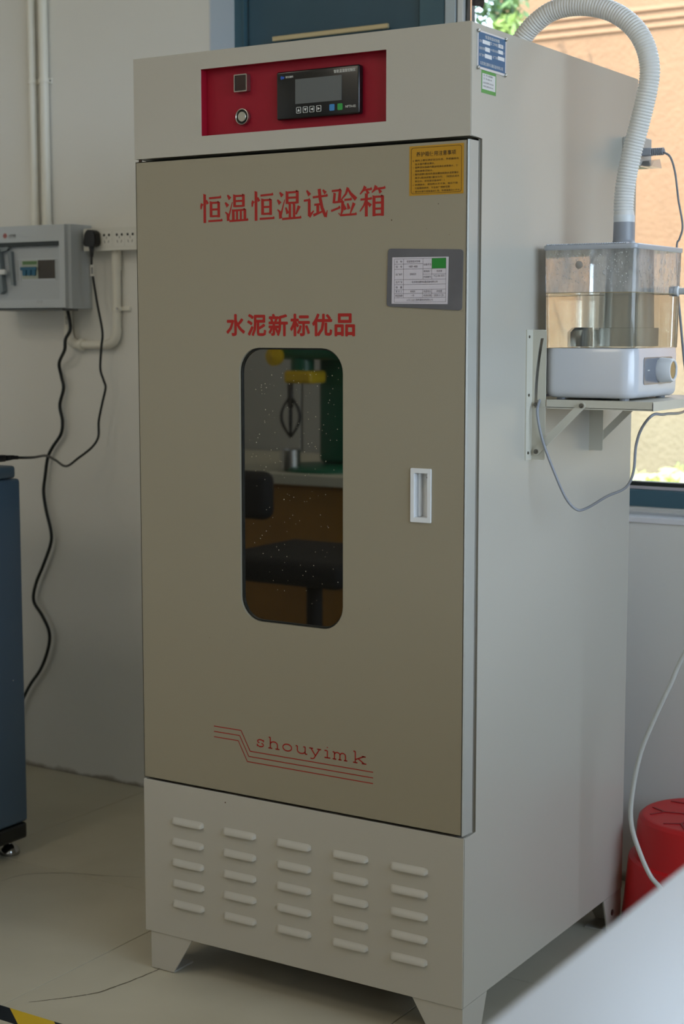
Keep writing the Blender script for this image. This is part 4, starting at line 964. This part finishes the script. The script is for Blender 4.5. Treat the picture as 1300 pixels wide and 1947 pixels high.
lettering('logo_mark', bm, 'front', byf-.012, mat('logo_red', (190, 70, 60), rough=.6), cover)
bm = NB(); box(bm, -.893, -.889, byf-.0005-.0035, byf-.0033, 1.3045, 1.3055); box(bm, -.891, -.889, byf-.004, byf-.0033, 1.2850, 1.2860); obj('scale_mark', bm, mat('black_ink', (40, 30, 12)), cover)
bm = NB(); box(bm, -1.10, -.885, byf-.006, byf+.05, bz0-.005, bz0+.0005, bev=.001); obj('bottom_flange', bm, mat('flange_grey', (110, 112, 112), rough=.5), bb)
bm = NB(); prism(bm, rrect(-.963, -.945, 1.2085, 1.2165, .003, 4), 'y', byf-.0128, byf-.0119); obj('moulded_tab', bm, mat('breaker_plate', (190, 196, 202)), cover)

# socket strip
ss = thing('socket_strip', 'white wall socket strip behind the chamber with black plug in it', 'socket', (-.75, WY, 1.334))
bm = NB(); prism(bm, rrect(-.8595, -.560, 1.3350, 1.3890, .003, 4), 'y', .8455, .8475); box(bm, -.857, -.562, .847, WY, 1.337, 1.387)
obj('socket_body', bm, mat('socket_white', (226, 224, 216), rough=.35), ss)
hole = mat('socket_hole', (18, 16, 14), rough=.7)
face_m = mat('socket_face', (230, 228, 221), rough=.35)
for cx in (-.8262, -.7855, -.7455, -.7120, -.672, -.632):
    f = obj('socket_face', B(cx-.0160, cx+.0160, .8448, .8456, 1.3440, 1.3820, bev=.0003, seg=1), face_m, ss)
    bm = NB()
    for s in (-1, 1):
        lathe(bm, [(.0034, 0), (.0032, -.0002)], (cx+s*.0078, .8448, 1.3718), 'y', 12)
        a = R(20)*s; c2 = Vector((cx+s*.0062, 1.3560))
        tdir = Vector((math.sin(a), math.cos(a))); nn = Vector((tdir.y, -tdir.x))
        prism(bm, [tuple(c2+tdir*.0032+nn*.0006), tuple(c2+tdir*.0032-nn*.0006), tuple(c2-tdir*.0032-nn*.0006), tuple(c2-tdir*.0032+nn*.0006)], 'y', .8445, .8449)
    box(bm, cx-.0007, cx+.0007, .8445, .8449, 1.3630, 1.3685)
    obj('socket_holes', bm, hole, f)

# black appliance cord with its wall plug
ck = thing('appliance_cord', 'black appliance cord hanging from the wall plug to the blue machine', 'cord', (-.82, .83, .80))
bm = NB()
prism(bm, [(-.8430, 1.3520), (-.8390, 1.3750), (-.8310, 1.3850), (-.8120, 1.3840), (-.8050, 1.3780), (-.8020, 1.3540), (-.8060, 1.3460), (-.8150, 1.3440), (-.8390, 1.3450)], 'y', .8230, .8444)
bmesh.ops.bevel(bm, geom=list(bm.edges), offset=.0022, segments=2, affect='EDGES')
for k in range(4): lathe(bm, [(.0062-.0006*k, 0), (.0062-.0006*k, .0040)], (-.8225, .832, 1.3410-k*.0055), 'z', 14)
lathe(bm, [(.0042, 0), (.0055, .026)], (-.8225, .832, 1.3200), 'z', 14)
obj('wall_plug', bm, black_pl, ck, smooth=True, auto=35)
cp = [(-.8225, .832, 1.325), (-.8235, .832, 1.300), (-.8234, .836, 1.2737), (-.8148, .84, 1.2102), (-.7995, .84, 1.1402), (-.8037, .84, 1.1019), (-.8081, .84, 1.0507), (-.7987, .84, 1.0227), (-.7924, .84, 1.0035), (-.8032, .84, .9673), (-.8159, .84, .9218), (-.8184, .84, .8829), (-.8219, .82, .8581), (-.8473, .80, .8325), (-.8349, .74, .8166), (-.7971, .66, .8391), (-.7512, .58, .8563), (-.6952, .48, .8618), (-.678, .43, .8650), (-.676, .405, .8670)]
# past its lowest point the cord comes forward from the wall to the machine
obj('cable', sweep(NB(), catmull(cp, 8), .0030, 10), black_rub, ck, smooth=True)
bm = NB()
box(bm, -.690, -.674, .332, .372, .8605, .8755, bev=.003)
for k in range(4): box(bm, -.6885+k*.0006, -.6745-k*.0006+.001, .374+k*.0065, .378+k*.0065, .8620+k*.0004, .8740-k*.0004, bev=.001)
sweep(bm, [(-.682, .370, .868), (-.680, .390, .868), (-.676, .408, .867)], .0045, 10)
obj('appliance_plug', bm, black_pl, ck, smooth=True, auto=35, label='black ribbed appliance plug')
bm = NB(); box(bm, -.8262, -.8140, .8285, .8300, 1.2735, 1.3010); box(bm, -.8262, -.8250, .8285, .8400, 1.2735, 1.3010)
tagp = obj('cord_tag', bm, mat('tag_paper', (214, 212, 206), rough=.6), ck)
bm = NB(); rects(bm, [(-.8215, -.8165, 1.2790, 1.2950)]); lettering('tag_print', bm, 'front', .8285, mat('grey_ink', (120, 120, 124)), tagp)

# thick black cable from the breaker box down behind the blue machine
cb = [(-.9200, .846, 1.2000), (-.9139, .846, 1.1850), (-.9081, .846, 1.1465), (-.9208, .842, 1.1205), (-.9280, .846, 1.0945), (-.9648, .866, 1.0611), (-.9639, .872, 1.0281), (-.9576, .872, .9979), (-.971, .872, .9553), (-.9632, .872, .9157), (-.9694, .872, .8823), (-.9986, .872, .8478), (-1.0154, .872, .8203), (-1.0256, .872, .7727), (-1.0321, .872, .7318), (-1.0244, .872, .6849), (-1.0097, .872, .6316), (-1.0124, .872, .5974), (-1.0392, .872, .5408), (-1.066, .872, .4905), (-1.0746, .872, .4456), (-1.0464, .872, .4096), (-1.0238, .872, .3705), (-1.0267, .872, .3287), (-1.0539, .872, .2702), (-1.092, .872, .2238), (-1.1172, .872, .1855), (-1.16, .86, .10), (-1.20, .80, .006), (-1.22, .6, .006), (-1.22, .40, .02)]
tag(obj('power_cable', sweep(NB(), catmull(cb, 8), .0043, 12), black_rub, smooth=True), 'thick black cable snaking down the wall from the breaker box', 'cable')

# ------------------------------------------------------------------ blue machine at the left edge
bl_m = mat('blue_cabinet_paint', (72, 96, 118), rough=.35, var=.05, scale=6); bl2 = mat('blue_cabinet_top', (72, 92, 106), rough=.4, var=.06, scale=8)
mc = thing('machine_cabinet', 'dark blue machine cabinet on chrome feet at the left edge', 'cabinet', (-.95, 0, 0))
mx0, mx1, my0, my1 = -1.25, -.6150, -.35, .352
obj('carcass', B(mx0, mx1, my0, my1, .075, .829, bev=.008, seg=3), bl_m, mc, smooth=True, auto=40)
obj('top_plate', B(mx0, mx1-.0015, my0, my1-.012, .830, .8570, bev=.007, seg=3), bl2, mc, smooth=True, auto=40)
obj('plinth', B(mx0, mx1, my0, my1-.004, .038, .074, bev=.006, seg=2), mat('plinth_black', (20, 22, 22), rough=.4), mc)
chrome = mat('chrome', (170, 170, 168), rough=.12, metal=1)
for x, y in ((-.652, .330), (-.652, -.30), (-1.21, .330), (-1.21, -.30)):
    bm = lathe(NB(), [(.0215, 0), (.0225, .003), (.0200, .012), (.0120, .021), (.0060, .024), (.0050, .030), (.0050, .040)], (x, y, 0), 'z', 28)
    obj('levelling_foot', bm, chrome, mc, smooth=True, auto=40)
obj('paint_chip', lathe(NB(), [(.0014, 0), (.0010, .0003)], (mx1, .315, .395), 'x', 6), white_ink, mc)
inst = thing('bench_instrument', 'grey blue instrument standing on the dark blue machine cabinet', 'instrument', (-.90, .1, .857))
obj('housing', B(-1.15, -.662, -.25, .3310, .8620, 1.0, bev=.008), mat('instrument_paint', (120, 134, 146), rough=.4), inst)
bm = NB()
for x in (-1.12, -.70):
    for y in (-.22, .29): lathe(bm, [(.008, 0), (.008, .006)], (x, y, .857), 'z', 10)
obj('rubber_foot', bm, black_pl, inst)['kind'] = 'stuff'
obj('front_fascia', B(-1.12, -.70, -.254, -.25, .88, .98, bev=.001), black_pl, inst)

# ------------------------------------------------------------------ red stool
red_pl = mat('red_plastic', (200, 20, 26), rough=.38, spec=.5, var=.05, scale=14)
sx0, sy0 = .788, .712
stl = thing('stool', 'low round red plastic stool against the window wall', 'stool', (sx0, sy0, 0))
bm = lathe(NB(), [(.153, 0), (.155, .006), (.149, .060), (.143, .135), (.1415, .140), (.132, .143), (.1300, .150), (.1270, .205), (.1240, .2180), (.1180, .2235)], (sx0, sy0, 0), 'z', 56, cap=False)
obj('skirt', bm, red_pl, stl, smooth=True, auto=30)
seat = obj('seat', lathe(NB(), [(.1180, .2180), (.1180, .2235), (.1150, .2245), (.1100, .2240), (.0004, .2235)], (sx0, sy0, 0), 'z', 56), red_pl, stl, smooth=True, auto=40)
bm = NB(); zt = .2240
def groove(p, q, w=.0022):
    a = Vector((sx0+p[0], sy0+p[1])); b = Vector((sx0+q[0], sy0+q[1])); tt = (b-a).normalized(); nn = Vector((-tt.y, tt.x))*w
    prism(bm, [tuple(a+nn), tuple(b+nn), tuple(b-nn), tuple(a-nn)], 'z', zt-.001, zt+.0012)
h = .038
for i in range(6):
    a = R(60*i+15); c = Vector((math.cos(a), math.sin(a)))*h; a2 = R(60*(i+1)+15); c2 = Vector((math.cos(a2), math.sin(a2)))*h
    groove(c, c2); e = c*2.0; groove(c, e)
    l = e+Vector((math.cos(a+R(45)), math.sin(a+R(45))))*.034; r2 = e+Vector((math.cos(a-R(45)), math.sin(a-R(45))))*.034
    groove(e, l); groove(e, r2)
obj('seat_rib', bm, mat('red_plastic_dark', (140, 8, 20), rough=.4), seat)['kind'] = 'stuff'

# ------------------------------------------------------------------ foreground table
lam = mat('white_laminate', (194, 198, 204), rough=.3, spec=.6, var=.02, scale=3)
tb = thing('work_table', 'white topped work table blurred in the near foreground', 'table', (1.83, -1.2, 0))
TX0, TX1, TY0, TY1 = 1.4270, 2.15, -2.00, -.35
obj('tabletop', B(TX0, TX1, TY0, TY1, .770, .800, bev=.004, seg=3), lam, tb, smooth=True, auto=40)
obj('apron', B(TX0+.05, TX1-.05, TY0+.05, TY1-.05, .69, .770), mat('table_grey', (150, 152, 156), rough=.5), tb)
for x in (TX0+.05, TX1-.09):
    for y in (TY0+.05, TY1-.09): obj('leg', B(x, x+.04, y, y+.04, 0, .69, bev=.002), mat('table_leg', (140, 142, 146), rough=.4), tb)

# ------------------------------------------------------------------ hazard tape on the floor
tp = thing('hazard_tape', 'black and yellow striped hazard tape stuck on the floor tiles', 'tape', (-.2, -.283, 0))
ty0, ty1 = -.3040, -.2620
tk_, ty_ = mat('tape_black', (22, 26, 30), rough=.4), mat('tape_yellow', (214, 176, 34), rough=.45)
x = -1.684; k = 0
while x < 1.3:
    bm = NB(); prism(bm, [(x+.060, ty0), (x+.1599, ty0), (x+.0999, ty1), (x, ty1)], 'z', .0001, .0004)
    obj('tape_stripe', bm, tk_ if k % 2 else ty_, tp); x += .10; k += 1

# ------------------------------------------------------------------ the rest of the room, seen in the door glass
wood = mat('desk_wood', (150, 108, 44), rough=.45, var=.2, scale=12)
top_m = mat('desk_top', (196, 194, 176), rough=.35)
dk = thing('work_bench', 'brown wooden work bench with pale top facing the chamber', 'bench', (-1.2, -2.6, 0))
obj('cabinet_front', B(-2.2, -.45, -2.95, -2.20, .06, .635, bev=.003), wood, dk)
obj('benchtop', B(-2.22, -.43, -2.97, -2.17, .635, .672, bev=.004), top_m, dk)
obj('kick_rail', B(-2.2, -.45, -2.215, -2.195, .30, .333), mat('rail_pale', (206, 190, 120), rough=.5), dk)
mm = thing('mortar_mixer', 'green mortar mixer with wire paddle standing on the work bench', 'mixer', (-1.08, -2.4, .672))
grn = mat('machine_green', (20, 96, 70), rough=.35)
obj('foot_plate', lathe(NB(), [(.16, 0), (.16, .012), (.145, .018), (.0004, .018)], (-1.12, -2.36, .672), 'z', 32), grn, mm, smooth=True, auto=40)
obj('head_neck', lathe(NB(), [(.04, 1.0), (.04, 1.05)], (-1.20, -2.31, 0), 'z', 20), grn, mm, smooth=True, auto=40)
obj('column', B(-1.185, -.98, -2.56, -2.38, .69, 1.06, bev=.02, seg=3), grn, mm, smooth=True, auto=40)
obj('motor_head', B(-1.30, -.94, -2.50, -2.262, 1.045, 1.20, bev=.025, seg=3), grn, mm, smooth=True, auto=40)
obj('gear_cover', B(-1.245, -1.135, -2.36, -2.26, .965, 1.008, bev=.01), mat('machine_yellow', (214, 178, 30), rough=.4), mm)
obj('hand_knob', lathe(NB(), [(.03, 0), (.032, .02), (.0004, .028)], (-1.272, -2.262, 1.055), 'y', 20), mat('machine_yellow', (214, 178, 30)), mm)
bm = NB(); pc3 = Vector((-1.2155, -2.26, .865))
sweep(bm, [pc3+Vector((0, 0, .10)), pc3+Vector((0, 0, .02))], .010, 8)
for k in range(3):
    a = PI*k/3
    for s in (-1, 1): sweep(bm, [pc3+Vector((math.cos(a)*.036*s*math.sin(PI*j/10), math.sin(a)*.036*s*math.sin(PI*j/10), .06-.14*j/10)) for j in range(11)], .004, 6)
obj('wire_paddle', bm, mat('paddle_iron', (60, 58, 56), rough=.4, metal=.6), mm, smooth=True)
obj('bowl_holder', lathe(NB(), [(.034, .68), (.034, .745), (.030, .745), (.030, .70)], (-1.2100, -2.25, 0), 'z', 24), steel, mm, smooth=True, auto=40)
oc = thing('office_chair', 'black padded office chair in front of the work bench', 'chair', (-1.05, -1.82, 0))
blk = mat('chair_fabric', (20, 20, 22), rough=.8)
obj('seat', B(-1.07, -.62, -2.05, -1.62, .400, .480, bev=.03, seg=4), blk, oc, smooth=True, auto=60)
obj('backrest', B(-1.50, -1.075, -1.98, -1.91, .545, .70, bev=.034, seg=4), blk, oc, smooth=True, auto=60)
obj('arm_tube', sweep(NB(), catmull([(-1.17, -1.92, .60), (-1.16, -1.88, .46), (-1.13, -1.84, .42), (-1.03, -1.84, .415)], 6), .008, 8), chrome, oc, smooth=True)
obj('gas_column', lathe(NB(), [(.025, .08), (.025, .395)], (-.84, -1.83, 0), 'z', 16), blk, oc, smooth=True, auto=40)
for k in range(5):
    a = R(72*k+10); e = Vector((-.84+.26*math.cos(a), -1.83+.26*math.sin(a), .06))
    obj('base_arm', sweep(NB(), [(-.84, -1.83, .09), e], lambda i: .02-.006*i, 8), blk, oc)
    obj('caster', lathe(NB(), [(.025, -.012), (.027, 0), (.025, .012)], (e.x, e.y, .0275), 'x', 14), black_pl, oc)
# panelled door of the store cupboard behind the bench
cbm = mat('cupboard_grey', (176, 176, 172), rough=.5)
cp_ = thing('store_cupboard', 'pale grey two door store cupboard against the rear wall', 'cupboard', (-1.7, -3.1, 0))
obj('carcass', B(-2.3, -1.0, -3.19, -2.995, 0.02, 1.9), cbm, cp_)
for xa, xb in ((-2.29, -1.655), (-1.645, -1.01)): obj('cupboard_door', B(xa, xb, -2.994, -2.98, .06, 1.88, bev=.003), cbm, cp_)
